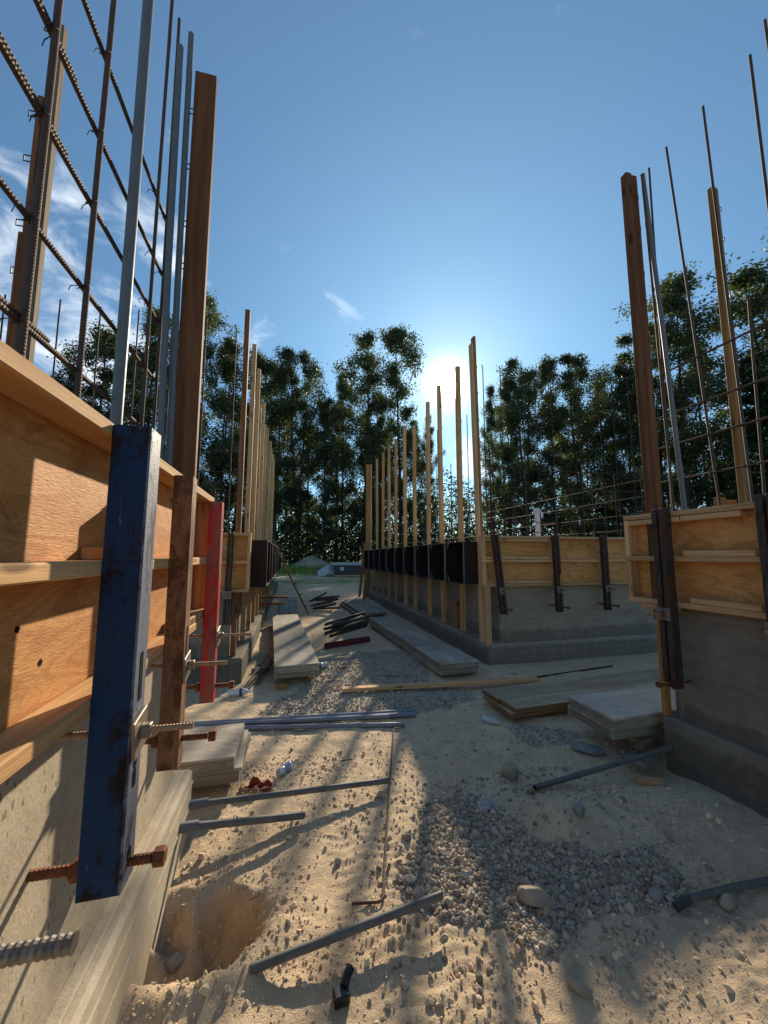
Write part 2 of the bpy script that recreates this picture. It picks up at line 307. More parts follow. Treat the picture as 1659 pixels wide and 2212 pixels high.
def dirt_mat():
    m, N, L, b = new_mat('dirt')
    pos = N.new('ShaderNodeNewGeometry').outputs['Position']
    att = N.new('ShaderNodeAttribute'); att.attribute_name = 'cover'
    sep = N.new('ShaderNodeSeparateColor'); L.new(att.outputs['Color'], sep.inputs[0])
    n1 = nnoise(N, L, pos, 1.1, 5, 0.6); n2 = nnoise(N, L, pos, 7, 6, 0.65); n3 = nnoise(N, L, pos, 45, 6, 0.7); n4 = nnoise(N, L, pos, 170, 4, 0.7)
    c = nmix(N, L, nrange(N, L, n1, 0.38, 0.62), (0.72, 0.535, 0.335), (0.64, 0.485, 0.315))
    c = nmix(N, L, nrange(N, L, n2, 0.45, 0.62, 0, 0.8), c, (0.52, 0.395, 0.265))
    c = nmix(N, L, nrange(N, L, n3, 0.52, 0.72, 0, 0.6), c, (0.38, 0.325, 0.25))
    c = nmix(N, L, nrange(N, L, n3, 0.28, 0.42, 0.5, 0), c, (0.70, 0.60, 0.44))
    c = nmix(N, L, nrange(N, L, n4, 0.55, 0.75, 0, 0.5), c, (0.30, 0.26, 0.205))
    g = nmix(N, L, nrange(N, L, n3, 0.35, 0.65), (0.36, 0.315, 0.25), (0.47, 0.41, 0.33))
    gf = nrange(N, L, nmath(N, L, 'ADD', sep.outputs[0], nmath(N, L, 'MULTIPLY', nmath(N, L, 'SUBTRACT', n2, 0.5), 0.9)), 0.3, 0.65)
    c = nmix(N, L, nmath(N, L, 'MULTIPLY', gf, 0.9), c, g)
    tf = nrange(N, L, nmath(N, L, 'ADD', sep.outputs[1], nmath(N, L, 'MULTIPLY', nmath(N, L, 'SUBTRACT', n1, 0.5), 1.4)), 0.35, 0.6)
    c = nmix(N, L, tf, c, nmix(N, L, n2, (0.19, 0.24, 0.07), (0.27, 0.28, 0.11)))
    L.new(c, b.inputs['Base Color']); b.inputs['Roughness'].default_value = 0.97; b.inputs['Specular IOR Level'].default_value = 0.1
    h = nmath(N, L, 'ADD', nmath(N, L, 'ADD', nmath(N, L, 'MULTIPLY', n2, 0.35), nmath(N, L, 'MULTIPLY', n3, 0.85)), nmath(N, L, 'MULTIPLY', n4, 0.42))
    nbump(N, L, b, h, 1.0, 0.011)
    return m
M['dirt'] = dirt_mat()

def attr_mat(name, attr, rough=0.9, spec=0.15, trans=0.0, glow=None):
    m, N, L, b = new_mat(name)
    a = N.new('ShaderNodeAttribute'); a.attribute_name = attr
    L.new(a.outputs['Color'], b.inputs['Base Color']); b.inputs['Roughness'].default_value = rough; b.inputs['Specular IOR Level'].default_value = spec
    if trans:
        tr = N.new('ShaderNodeBsdfTranslucent'); mx = N.new('ShaderNodeMixShader'); mx.inputs[0].default_value = trans
        t = nmix(N, L, 1.0, a.outputs['Color'], (1.25, 1.5, 0.55), 'MULTIPLY'); L.new(t, tr.inputs[0])
        L.new(b.outputs[0], mx.inputs[1]); L.new(tr.outputs[0], mx.inputs[2]); L.new(mx.outputs[0], N['Material Output'].inputs[0])
    return m
M['gravel'] = attr_mat('gravel_stone', 'tone')
M['leaf'] = attr_mat('leaf', 'tone', 0.5, 0.3, trans=0.36)
M['grass'] = attr_mat('grass_blade', 'tone', 0.7, 0.2, trans=0.3)
M['bark'] = wood('bark', (0.085, 0.07, 0.055), (0.05, 0.042, 0.034), grain=7, knots=False, rough=0.95)

# ------------------------------------------------------------------ mesh helpers
rng = random.Random(7)
BASE = {}
def _link(o, parent, base):
    col.objects.link(o)
    if parent is not None: o.parent = parent
    return o
class MB:
    def __init__(s): s.v = []; s.f = []; s.uv = []; s.sm = []
    def add(s, verts, faces, uvs, smooth=False):
        k = len(s.v); s.v.extend(verts)
        for f, u in zip(faces, uvs):
            s.f.append(tuple(i + k for i in f)); s.uv.append(u); s.sm.append(smooth)
        return s
    def box(s, c, size, rot=None, bev=0.003, axis=None, jitter=0.0):
        """chamfered box; grain (uv u) runs along the longest side"""
        h = [x / 2 for x in size]
        ax = axis if axis is not None else max(range(3), key=lambda i: size[i])
        b = min(bev, min(h) * 0.45)
        ou, ov = rng.uniform(0, 40), rng.uniform(0, 40)
        pts = {}; V = []
        for sx in (-1, 1):
            for sy in (-1, 1):
                for sz in (-1, 1):
                    for a in range(3):
                        p = [sx * h[0], sy * h[1], sz * h[2]]
                        for k in range(3):
                            if k != a: p[k] -= (sx, sy, sz)[k] * b
                        pts[(sx, sy, sz, a)] = len(V); V.append(p)
        F = []
        for a in range(3):
            o1, o2 = (a + 1) % 3, (a + 2) % 3
            for sg in (-1, 1):
                q = []
                for (u, w) in ((-1, -1), (1, -1), (1, 1), (-1, 1)):
                    t = [0, 0, 0]; t[a] = sg; t[o1] = u; t[o2] = w; q.append(pts[(t[0], t[1], t[2], a)])
                F.append(q if sg > 0 else q[::-1])
        for a in range(3):            # edge chamfers (edges parallel to axis a)
            o1, o2 = (a + 1) % 3, (a + 2) % 3
            for s1 in (-1, 1):
                for s2 in (-1, 1):
                    def k(sa, n):
                        t = [0, 0, 0]; t[a] = sa; t[o1] = s1; t[o2] = s2; return pts[(t[0], t[1], t[2], n)]
                    q = [k(-1, o1), k(1, o1), k(1, o2), k(-1, o2)]
                    F.append(q if s1 * s2 < 0 else q[::-1])
        for sx in (-1, 1):
            for sy in (-1, 1):
                for sz in (-1, 1):
                    q = [pts[(sx, sy, sz, i)] for i in range(3)]
                    F.append(q if sx * sy * sz > 0 else q[::-1])
        o = [i for i in range(3) if i != ax]
        U = [[(V[i][ax] + ou, V[i][o[0]] + V[i][o[1]] + ov) for i in f] for f in F]
        C = Vector(c)
        if jitter: V = [[x + rng.uniform(-jitter, jitter) for x in p] for p in V]
        V = [tuple((rot @ Vector(p) if rot is not None else Vector(p)) + C) for p in V]
        return s.add(V, F, U)
    def span(s, lo, hi, **k):
        return s.box([(a + b) / 2 for a, b in zip(lo, hi)], [abs(b - a) for a, b in zip(lo, hi)], **k)
    def beam(s, p, q, w, t, up=(0, 0, 1), **k):
        """board from p to q: width w across, thickness t along 'up'"""
        p, q = Vector(p), Vector(q); d = (q - p); l = d.length; d.normalize()
        u = Vector(up); x = u.cross(d)
        if x.length < 1e-4: x = Vector((1, 0, 0)).cross(d)
        x.normalize(); u = d.cross(x)
        rot = Matrix((d, x, u)).transposed()
        return s.box((p + q) / 2, (l, w, t), rot=rot, axis=0, **k)
    def tube(s, path, r, n=10, caps=True, smooth=True, hollow=False):
        P = [Vector(p) for p in path]; m = len(P)
        rr = r if isinstance(r, (list, tuple)) else [r] * m
        ou = rng.uniform(0, 40)
        V = []; lens = [0.0]
        for i in range(1, m): lens.append(lens[-1] + (P[i] - P[i - 1]).length)
        d0 = (P[1] - P[0]).normalized()
        ref = Vector((0, 0, 1)) if abs(d0.z) < 0.9 else Vector((1, 0, 0))
        x = ref.cross(d0).normalized()
        for i in range(m):
            d = (P[min(i + 1, m - 1)] - P[max(i - 1, 0)]).normalized()
            x = (x - d * x.dot(d)).normalized(); y = d.cross(x)
            for k in range(n):
                a = 2 * math.pi * k / n
                V.append(tuple(P[i] + (x * math.cos(a) + y * math.sin(a)) * rr[i]))
        F = []; U = []
        for i in range(m - 1):
            for k in range(n):
                k2 = (k + 1) % n
                F.append((i * n + k, i * n + k2, (i + 1) * n + k2, (i + 1) * n + k))
                U.append([(lens[i] + ou, k / n), (lens[i] + ou, (k + 1) / n), (lens[i + 1] + ou, (k + 1) / n), (lens[i + 1] + ou, k / n)])
        s.add(V, F, U, smooth)
        if caps:
            s.add(V[:n], [tuple(range(n))[::-1]], [[(0, 0)] * n]); s.add(V[-n:], [tuple(range(n))], [[(0, 0)] * n])
        return s
    def rod(s, p, q, r, pitch=0.010, n=10, depth=0.16):
        """threaded rod: crests and roots along the bar"""
        p, q = Vector(p), Vector(q); l = (q - p).length; k = max(2, int(l / pitch * 2)); path = []; rr = []
        for i in range(k + 1):
            path.append(p.lerp(q, i / k)); rr.append(r * (1.0 if i % 2 else 1 - depth))
        return s.tube(path, rr, n, smooth=False)
    def hexnut(s, c, axis, r, l):
        d = Vector(axis).normalized(); c = Vector(c)
        return s.tube([c - d * l / 2, c - d * l * 0.42, c + d * l * 0.42, c + d * l / 2], [r * 0.9, r, r, r * 0.9], 6, smooth=False)
    def prism(s, poly, p, q, up=(0, 0, 1)):
        """extrude a 2-D outline (across, up) from p to q"""
        p, q = Vector(p), Vector(q); d = (q - p).normalized(); x = Vector(up).cross(d)
        if x.length < 1e-4: x = Vector((1, 0, 0))
        x.normalize(); u = d.cross(x); n = len(poly); L_ = (q - p).length
        V = [tuple(p + x * a + u * b) for a, b in poly] + [tuple(q + x * a + u * b) for a, b in poly]
        ar = sum(poly[i][0] * poly[(i + 1) % n][1] - poly[(i + 1) % n][0] * poly[i][1] for i in range(n))
        F = [tuple(range(n))[::-1], tuple(range(n, 2 * n))] + [(i, (i + 1) % n, n + (i + 1) % n, n + i) for i in range(n)]
        if ar < 0: F = [f[::-1] for f in F]
        U = [[(V[i][0], V[i][1]) for i in f] for f in F]
        return s.add(V, F, U)
    def build(s, name, mat, parent=None, base=None):
        if base is None: base = BASE.get(parent, Vector((0, 0, 0))) if parent else Vector((0, 0, 0))
        me = bpy.data.meshes.new(name)
        B = Vector(base)
        me.from_pydata([tuple(Vector(v) - B) for v in s.v], [], s.f)
        uvl = me.uv_layers.new(name='UVMap')
        flat = [c for u in s.uv for p in u for c in p]
        uvl.data.foreach_set('uv', flat)
        me.polygons.foreach_set('use_smooth', s.sm)
        me.materials.append(M[mat]); me.update()
        o = bpy.data.objects.new(name, me); col.objects.link(o)
        if parent is not None: o.parent = parent; BASE[o] = B
        else: o.location = B; BASE[o] = B
        return o
def tag(o, label=None, cat=None, group=None, kind=None):
    if label: o['label'] = label
    if cat: o['category'] = cat
    if group: o['group'] = group
    if kind: o['kind'] = kind
    return o
def thing(name, label, cat, base, group=None):
    o = bpy.data.objects.new(name, None); col.objects.link(o); o.empty_display_size = 0.1
    o.location = base; BASE[o] = Vector(base)
    return tag(o, label, cat, group)
def copy_tree(o, loc, label=None):
    r = o.copy(); col.objects.link(r); r.location = loc
    if label: r['label'] = label
    for ch in o.children:
        c = ch.copy(); col.objects.link(c); c.parent = r
        for g in ch.children:
            d = g.copy(); col.objects.link(d); d.parent = c
    return r
ORD = ['first', 'second', 'third', 'fourth', 'fifth', 'sixth', 'seventh', 'eighth', 'ninth', 'tenth', 'eleventh', 'twelfth']

# fast mesh from arrays (all faces with k corners)
def array_mesh(name, V, F, tone=None, smooth=False, mat=None):
    V = np.asarray(V, np.float32); F = np.asarray(F, np.int32); k = F.shape[1]
    me = bpy.data.meshes.new(name)
    me.vertices.add(len(V)); me.vertices.foreach_set('co', V.ravel())
    me.loops.add(F.size); me.loops.foreach_set('vertex_index', F.ravel())
    me.polygons.add(len(F)); me.polygons.foreach_set('loop_start', np.arange(0, F.size, k, dtype=np.int32))
    me.polygons.foreach_set('use_smooth', np.full(len(F), smooth))
    me.update(calc_edges=True)
    if tone is not None:
        t = np.ones((len(V), 4), np.float32); t[:, :3] = tone
        a = me.color_attributes.new('tone', 'FLOAT_COLOR', 'POINT'); a.data.foreach_set('color', t.ravel())
    if mat: me.materials.append(M[mat])
    return me

# value noise
def _hash(ix, iy, seed):
    n = (ix.astype(np.int64) * 374761393 + iy.astype(np.int64) * 668265263 + seed * 144665) & 0x7fffffff
    n = ((n ^ (n >> 13)) * 1274126177) & 0x7fffffff
    return ((n ^ (n >> 16)) & 0xffff) / 65535.0
def vnoise(x, y, seed=0):
    ix = np.floor(x); iy = np.floor(y); fx = x - ix; fy = y - iy
    fx = fx * fx * (3 - 2 * fx); fy = fy * fy * (3 - 2 * fy)
    a = _hash(ix, iy, seed); b = _hash(ix + 1, iy, seed); c = _hash(ix, iy + 1, seed); d = _hash(ix + 1, iy + 1, seed)
    return (a * (1 - fx) + b * fx) * (1 - fy) + (c * (1 - fx) + d * fx) * fy - 0.5
def fbm(x, y, f, o=4, g=0.5, seed=0):
    s = 0; a = 1.0
    for i in range(o): s = s + a * vnoise(x * f, y * f, seed + i * 17); a *= g; f *= 2.03
    return s
def sst(a, b, v):
    t = np.clip((v - a) / (b - a), 0, 1); return t * t * (3 - 2 * t)

# ------------------------------------------------------------------ ground
def inpoly(x, y, poly):
    r = np.zeros(x.shape, bool); n = len(poly)
    for i in range(n):
        x1, y1 = poly[i]; x2, y2 = poly[(i + 1) % n]
        c = ((y1 > y) != (y2 > y)) & (x < (x2 - x1) * (y - y1) / (y2 - y1 + 1e-12) + x1); r ^= c
    return r
G_MAIN = [(0.80, 2.42), (1.10, 2.50), (1.33, 2.02), (1.62, 1.80), (1.93, 1.80), (1.72, 1.52), (1.18, 1.56), (1.05, 1.47), (0.62, 1.74), (0.50, 1.92), (0.70, 2.1)]
G_MID = [(0.45, 5.75), (1.75, 6.2), (1.85, 4.5), (2.0, 4.3), (1.55, 3.72), (0.9, 3.72), (0.33, 3.62), (-0.15, 3.99), (0.2, 4.6)]
G_RIGHT = [(1.9, 3.3), (2.5, 3.25), (2.5, 2.95), (2.0, 2.95)]
def gravel_mask(x, y):
    wx = x + 0.10 * fbm(x, y, 5, 3, seed=5); wy = y + 0.10 * fbm(x, y, 5, 3, seed=9)
    m = np.zeros(x.shape)
    m[inpoly(wx, wy, G_MAIN)] = 1.0
    wx = x + 0.35 * fbm(x, y, 2, 3, seed=15); wy = y + 0.35 * fbm(x, y, 2, 3, seed=19)
    m[inpoly(wx, wy, G_MID)] = 0.75
    m[inpoly(wx, wy, G_RIGHT)] = 0.7
    return m
def height(x, y):
    x = np.asarray(x, float); y = np.asarray(y, float)
    h = 0.045 * fbm(x, y, 0.55, 3, seed=1) + 0.022 * fbm(x, y, 2.3, 3, seed=2)
    near = np.exp(-np.maximum(0, np.hypot(x - 0.8, y - 2) - 3.0) / 3.0)
    h = h + near * (0.010 * fbm(x, y, 9, 3, 0.6, seed=3) + 0.0035 * fbm(x, y, 38, 2, 0.6, seed=4))
    # tyre ripples pressed in the soft sand
    track = sst(0.30, 0.15, np.abs(x - 0.55 + 0.15 * (y - 1.5))) * sst(2.6, 2.0, y)
    track = np.maximum(track, 0.8 * sst(0.42, 0.2, np.abs(x - 1.75 - 0.1 * y)) * sst(2.2, 1.6, y))
    h = h + near * 0.0042 * track * np.sin(2 * np.pi * (y / 0.062 + 0.35 * np.sin(x * 26)))
    # pit beside the left footing
    d = np.hypot((x + 0.33) / 0.25, (y - 1.88) / 0.21)
    h = h - (0.24 + 0.10 * fbm(x, y, 11, 3, seed=28)) * sst(1.15, 0.40, d + 0.55 * fbm(x, y, 8, 3, seed=8)) + 0.05 * np.exp(-((d - 1.35) / 0.3) ** 2) * (y < 1.83)
    h = h + 0.04 * np.exp(-(((x + 0.3) / 0.35) ** 2 + ((y - 1.50) / 0.14) ** 2))
    # low mound of spoil on the right
    h = h + 0.10 * np.exp(-(((x - 1.55) / 0.26) ** 2 + ((y - 2.10) / 0.17) ** 2))
    h = h + 0.035 * np.exp(-(((x - 2.1) / 0.5) ** 2 + ((y - 2.05) / 0.3) ** 2))
    h = h - 0.05 * np.exp(-(((x - 2.45) / 0.35) ** 2 + ((y - 2.45) / 0.22) ** 2))
    return h - 0.02
def gz(x, y): return float(height(np.array([x]), np.array([y]))[0])
def axis_pts(lo_f, hi_f, step, lo, hi, growth):
    a = list(np.arange(lo_f, hi_f, step)); s = step; v = hi_f; up = [];
    while v < hi: up.append(v); s = min(s * growth, 60); v += s
    up.append(hi); s = step; v = lo_f; dn = []
    while True:
        s = min(s * growth, 60); v -= s
        if v <= lo: break
        dn.append(v)
    dn.append(lo)
    return np.array(dn[::-1] + a + up)
xs = axis_pts(-0.7, 2.9, 0.0125, -900, 900, 1.06)
ys = axis_pts(0.85, 4.6, 0.0135, -900, 1200, 1.02)
X, Y = np.meshgrid(xs, ys); Zg = height(X, Y)
V = np.stack([X, Y, Zg], -1).reshape(-1, 3); nx, ny = len(xs), len(ys)
i = np.arange((ny - 1) * nx).reshape(ny - 1, nx)[:, :-1].ravel()
F = np.stack([i, i + 1, i + nx + 1, i + nx], 1)
me = array_mesh('ground', V, F, smooth=True, mat='dirt')
gm = gravel_mask(X, Y)
dist = np.hypot(X, Y)
turf = 0.55 * np.exp(-((Y - 22.5) / 4.0) ** 2) * (Y > 14) + 1.0 * sst(29, 36, dist)
cov = np.zeros((V.shape[0], 4), np.float32); cov[:, 0] = gm.ravel(); cov[:, 1] = turf.ravel(); cov[:, 3] = 1
a = me.color_attributes.new('cover', 'FLOAT_COLOR', 'POINT'); a.data.foreach_set('color', cov.ravel())
ground = bpy.data.objects.new('ground', me); col.objects.link(ground); tag(ground, kind='structure')

# crushed stone and clods lying on the ground
def ico():
    t = (1 + 5 ** 0.5) / 2
    v = np.array([(-1, t, 0), (1, t, 0), (-1, -t, 0), (1, -t, 0), (0, -1, t), (0, 1, t), (0, -1, -t), (0, 1, -t), (t, 0, -1), (t, 0, 1), (-t, 0, -1), (-t, 0, 1)]) / math.hypot(1, t)
    f = np.array([(0, 11, 5), (0, 5, 1), (0, 1, 7), (0, 7, 10), (0, 10, 11), (1, 5, 9), (5, 11, 4), (11, 10, 2), (10, 7, 6), (7, 1, 8), (3, 9, 4), (3, 4, 2), (3, 2, 6), (3, 6, 8), (3, 8, 9), (4, 9, 5), (2, 4, 11), (6, 2, 10), (8, 6, 7), (9, 8, 1)])
    return v, f
IV, IF = ico()
def pebbles(P, size, tone, seed, flat=0.7):
    r = np.random.default_rng(seed); n = len(P)
    sc = size[:, None] * np.stack([r.uniform(0.7, 1.35, n), r.uniform(0.6, 1.1, n), r.uniform(0.45, 0.95, n) * flat / 0.7], 1)
    v = IV[None] * (1 + r.uniform(-0.28, 0.28, (n, 12, 1))) * sc[:, None, :]
    q = r.normal(size=(n, 4)); q[:, 1:3] *= 0.35; q /= np.linalg.norm(q, axis=1)[:, None]
    w, x, y, z = q.T
    Rm = np.stack([np.stack([1 - 2 * (y * y + z * z), 2 * (x * y - z * w), 2 * (x * z + y * w)], 1), np.stack([2 * (x * y + z * w), 1 - 2 * (x * x + z * z), 2 * (y * z - x * w)], 1), np.stack([2 * (x * z - y * w), 2 * (y * z + x * w), 1 - 2 * (x * x + y * y)], 1)], 1)
    v = np.einsum('nij,nkj->nki', Rm, v) + P[:, None, :]
    f = IF[None] + (np.arange(n) * 12)[:, None, None]
    return v.reshape(-1, 3), f.reshape(-1, 3), np.repeat(tone, 12, axis=0)
rs = np.random.default_rng(3)
def scatter(n, box, keep):
    x = rs.uniform(box[0], box[1], n); y = rs.uniform(box[2], box[3], n); k = keep(x, y) > rs.uniform(0, 1, n); return x[k], y[k]
gx, gy = scatter(17000, (0.4, 2.05, 1.35, 2.65), lambda x, y: gravel_mask(x, y) * 1.0 + 0.05)
gx2, gy2 = scatter(26000, (-0.4, 2.5, 2.9, 6.4), lambda x, y: gravel_mask(x, y) * 1.0 + 0.02)
gx = np.concatenate([gx, gx2]); gy = np.concatenate([gy, gy2])
sz = rs.lognormal(math.log(0.0085), 0.36, len(gx)).clip(0.004, 0.026)
P = np.stack([gx, gy, height(gx, gy) + sz * rs.uniform(0.0, 0.6, len(gx))], 1)
b_ = rs.uniform(0.55, 1.25, (len(gx), 1)); tone = np.array([[0.43, 0.36, 0.275]]) * b_ * (1 + rs.uniform(-0.06, 0.06, (len(gx), 3)))
v, f, t = pebbles(P, sz, tone, 5)
o = bpy.data.objects.new('gravel', array_mesh('gravel', v, f, t, mat='gravel')); col.objects.link(o)
tag(o, 'grey crushed stone strewn in patches over the sandy ground', 'gravel', kind='stuff')
gx, gy = scatter(26000, (-0.49, 2.7, 1.0, 3.2), lambda x, y: 0.25 + 0.5 * (vnoise(x * 3, y * 3, 77) > 0.08) + 0.5 * (np.hypot(x + 0.3, y - 1.88) < 0.42))
gx2, gy2 = scatter(5200, (-0.49, 2.65, 3.2, 9), lambda x, y: 0.55 + 0 * x)
gx = np.concatenate([gx, gx2]); gy = np.concatenate([gy, gy2])
sz = rs.lognormal(math.log(0.0040), 0.55, len(gx)).clip(0.002, 0.020)
P = np.stack([gx, gy, height(gx, gy) + sz * rs.uniform(-0.1, 0.45, len(gx))], 1)
b_ = rs.uniform(0.6, 1.25, (len(gx), 1)); tone = np.array([[0.66, 0.51, 0.35]]) * b_ * (1 + rs.uniform(-0.08, 0.08, (len(gx), 3)))
v, f, t = pebbles(P, sz, tone, 6)
o = bpy.data.objects.new('dirt_clods', array_mesh('dirt_clods', v, f, t, mat='gravel')); col.objects.link(o)
tag(o, 'sandy clods and pebbles scattered over the trodden dirt', 'clods', kind='stuff')

# ------------------------------------------------------------------ walls: stem wall on a footing
def wall_thing(label, base, face_boxes, foot_boxes, mw, mf, marks):
    t = thing('stem_wall', label, 'wall', base)
    for lo, hi in face_boxes:
        MB().span(lo, hi, bev=0.012).build('wall_face', mw, t)
    for lo, hi in foot_boxes:
        fo = MB().span(lo, hi, bev=0.016).build('footing', mf, t)
    for lo, hi in marks:
        MB().span(lo, hi, bev=0.003).build('board_mark', mf, t)
    return t
# left near wall
lw = wall_thing('sunlit concrete stem wall with footing ledge under the near left form', (-0.95, 0.7, 0),
    [((-1.40, -1.5, 0.30), (-0.572, 2.42, 1.62))], [((-1.5, -1.5, -0.5), (-0.50, 2.50, 0.31))], 'stem', 'footing',
    [((-0.503, -1.5, z), (-0.494, 2.495, z + 0.010)) for z in (0.235, 0.13)])
MB().span((-0.575, -1.5, 0.305), (-0.535, 2.46, 0.325), bev=0.008, jitter=0.002).build('mortar_fillet', 'footing', lw)
# right near wall
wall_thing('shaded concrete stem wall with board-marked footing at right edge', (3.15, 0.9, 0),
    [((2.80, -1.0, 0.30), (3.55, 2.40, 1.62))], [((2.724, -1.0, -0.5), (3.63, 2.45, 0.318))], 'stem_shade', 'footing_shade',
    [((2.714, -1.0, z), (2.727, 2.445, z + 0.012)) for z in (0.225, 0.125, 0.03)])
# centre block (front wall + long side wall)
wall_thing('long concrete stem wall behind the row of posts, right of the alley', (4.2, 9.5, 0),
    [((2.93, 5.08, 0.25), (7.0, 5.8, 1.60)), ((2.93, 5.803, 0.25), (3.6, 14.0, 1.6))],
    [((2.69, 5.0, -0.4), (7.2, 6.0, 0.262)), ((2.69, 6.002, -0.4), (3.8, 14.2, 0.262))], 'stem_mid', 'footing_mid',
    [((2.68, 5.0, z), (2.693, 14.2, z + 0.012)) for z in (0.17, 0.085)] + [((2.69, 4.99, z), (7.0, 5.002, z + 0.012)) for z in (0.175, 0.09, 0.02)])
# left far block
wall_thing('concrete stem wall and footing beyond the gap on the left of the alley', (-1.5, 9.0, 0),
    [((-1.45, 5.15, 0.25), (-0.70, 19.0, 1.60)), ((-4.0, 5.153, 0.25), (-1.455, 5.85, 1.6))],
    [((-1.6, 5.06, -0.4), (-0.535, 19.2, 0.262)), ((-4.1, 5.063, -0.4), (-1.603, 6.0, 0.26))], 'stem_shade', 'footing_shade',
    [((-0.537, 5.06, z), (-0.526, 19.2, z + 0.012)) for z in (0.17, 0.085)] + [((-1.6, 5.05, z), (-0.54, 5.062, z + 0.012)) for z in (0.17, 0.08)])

# ------------------------------------------------------------------ plywood forms with 2x4 ribs
RT = 0.038
def form_panel(label, axis, face, out, lo, hi, z0, z1, extra_blocks=(), ply='ply', rib='lumber', studs=(), ribs=None, base=None, double=()):
    """axis: 'x' or 'y' = direction the panel runs; face = plane of the ply's outer skin; out = +1/-1 outward sign of ribs"""
    def bx(a0, a1, d0, d1, zz0, zz1):
        if axis == 'y': return (min(d0, d1), a0, zz0), (max(d0, d1), a1, zz1)
        return (a0, min(d0, d1), zz0), (a1, max(d0, d1), zz1)
    t = thing('form_panel', label, 'formwork', base)
    b, e = bx(lo, hi, face - out * 0.019, face, z0 + 0.002, z1 - 0.002)
    MB().span(b, e, bev=0.001, axis=(1 if axis == 'y' else 0)).build('plywood_sheet', ply, t)
    dep = 0.089
    for z in (ribs or (z0, (z0 + z1) / 2 - RT / 2, z1 - RT)):
        b, e = bx(lo, hi, face + out * 0.0006, face + out * dep, z, z + RT); MB().span(b, e, bev=0.004).build('rib', rib, t)
    for z, a0, a1, dz in double:
        b, e = bx(a0, a1, face + out * 0.0006, face + out * (dep - 0.004), z, z + RT); MB().span(b, e, bev=0.004).build('filler_rib', rib, t)
    zs = sorted(ribs or (z0, (z0 + z1) / 2 - RT / 2, z1 - RT))
    for a in studs:
        for za, zb in zip(zs[:-1], zs[1:]):
            b, e = bx(a, a + RT, face + out * 0.0006, face + out * (dep - 0.003), za + RT + 0.0006, zb - 0.0006); MB().span(b, e, bev=0.003).build('stud', rib, t)
    for (a0, a1, zz0, zz1) in extra_blocks:
        b, e = bx(a0, a1, face + out * 0.0006, face + out * (dep - 0.012), zz0, zz1); MB().span(b, e, bev=0.003).build('block', rib, t)
    return t
FP = form_panel('sunlit orange plywood form with timber ribs filling the left edge', 'y', -0.549, 1, -0.6, 2.52, 1.115, 1.845,
    ribs=(1.115, 1.447, 1.807), studs=(2.482, -0.59), extra_blocks=((1.20, 1.40, 1.4856, 1.520), (1.36, 1.398, 1.5215, 1.66)), base=(-0.5, 0.95, 1.1),
    double=((1.1535, 1.95, 2.48, 0),))
for (yy, zz) in ((0.98, 1.345), (1.07, 1.255)):
    hb = MB().tube([(-0.5495, yy, zz), (-0.5478, yy, zz)], 0.0075, 14); hb.build('tie_hole', 'hole', FP)
FPR = form_panel('large tan plywood form with timber ribs on the right wall', 'y', 2.779, -1, 0.3, 2.64, 1.125, 1.815, ply='ply_dark', rib='lumber_pale', base=(2.75, 1.6, 1.1),
    studs=(2.601,), double=((1.815 - 2 * RT - 0.004, 2.17, 2.64, 0), (1.815 - 2 * RT - 0.003, 1.78, 2.16, 0), (1.489, 1.72, 2.16, 0), (1.1645, 1.72, 2.14, 0), (1.084, 2.27, 2.52, 0)))
FPC = form_panel('tan plywood form across the end of the centre wall, three clamps on it', 'x', 5.041, -1, 2.635, 7.0, 1.05, 1.768, ply='ply_dark', rib='lumber_pale', base=(4.8, 5.0, 1.05),
    studs=(2.635,), double=((1.768 - 2 * RT - 0.003, 2.68, 3.70, 0), (1.432, 2.68, 3.72, 0), (1.0895, 2.68, 3.72, 0)))
FPL = form_panel('small tan plywood form end beyond the red beam', 'x', 5.06, -1, -4.0, -0.475, 1.05, 1.768, ply='ply_dark', rib='lumber_pale', base=(-2.2, 5.03, 1.05), studs=(-0.513,))

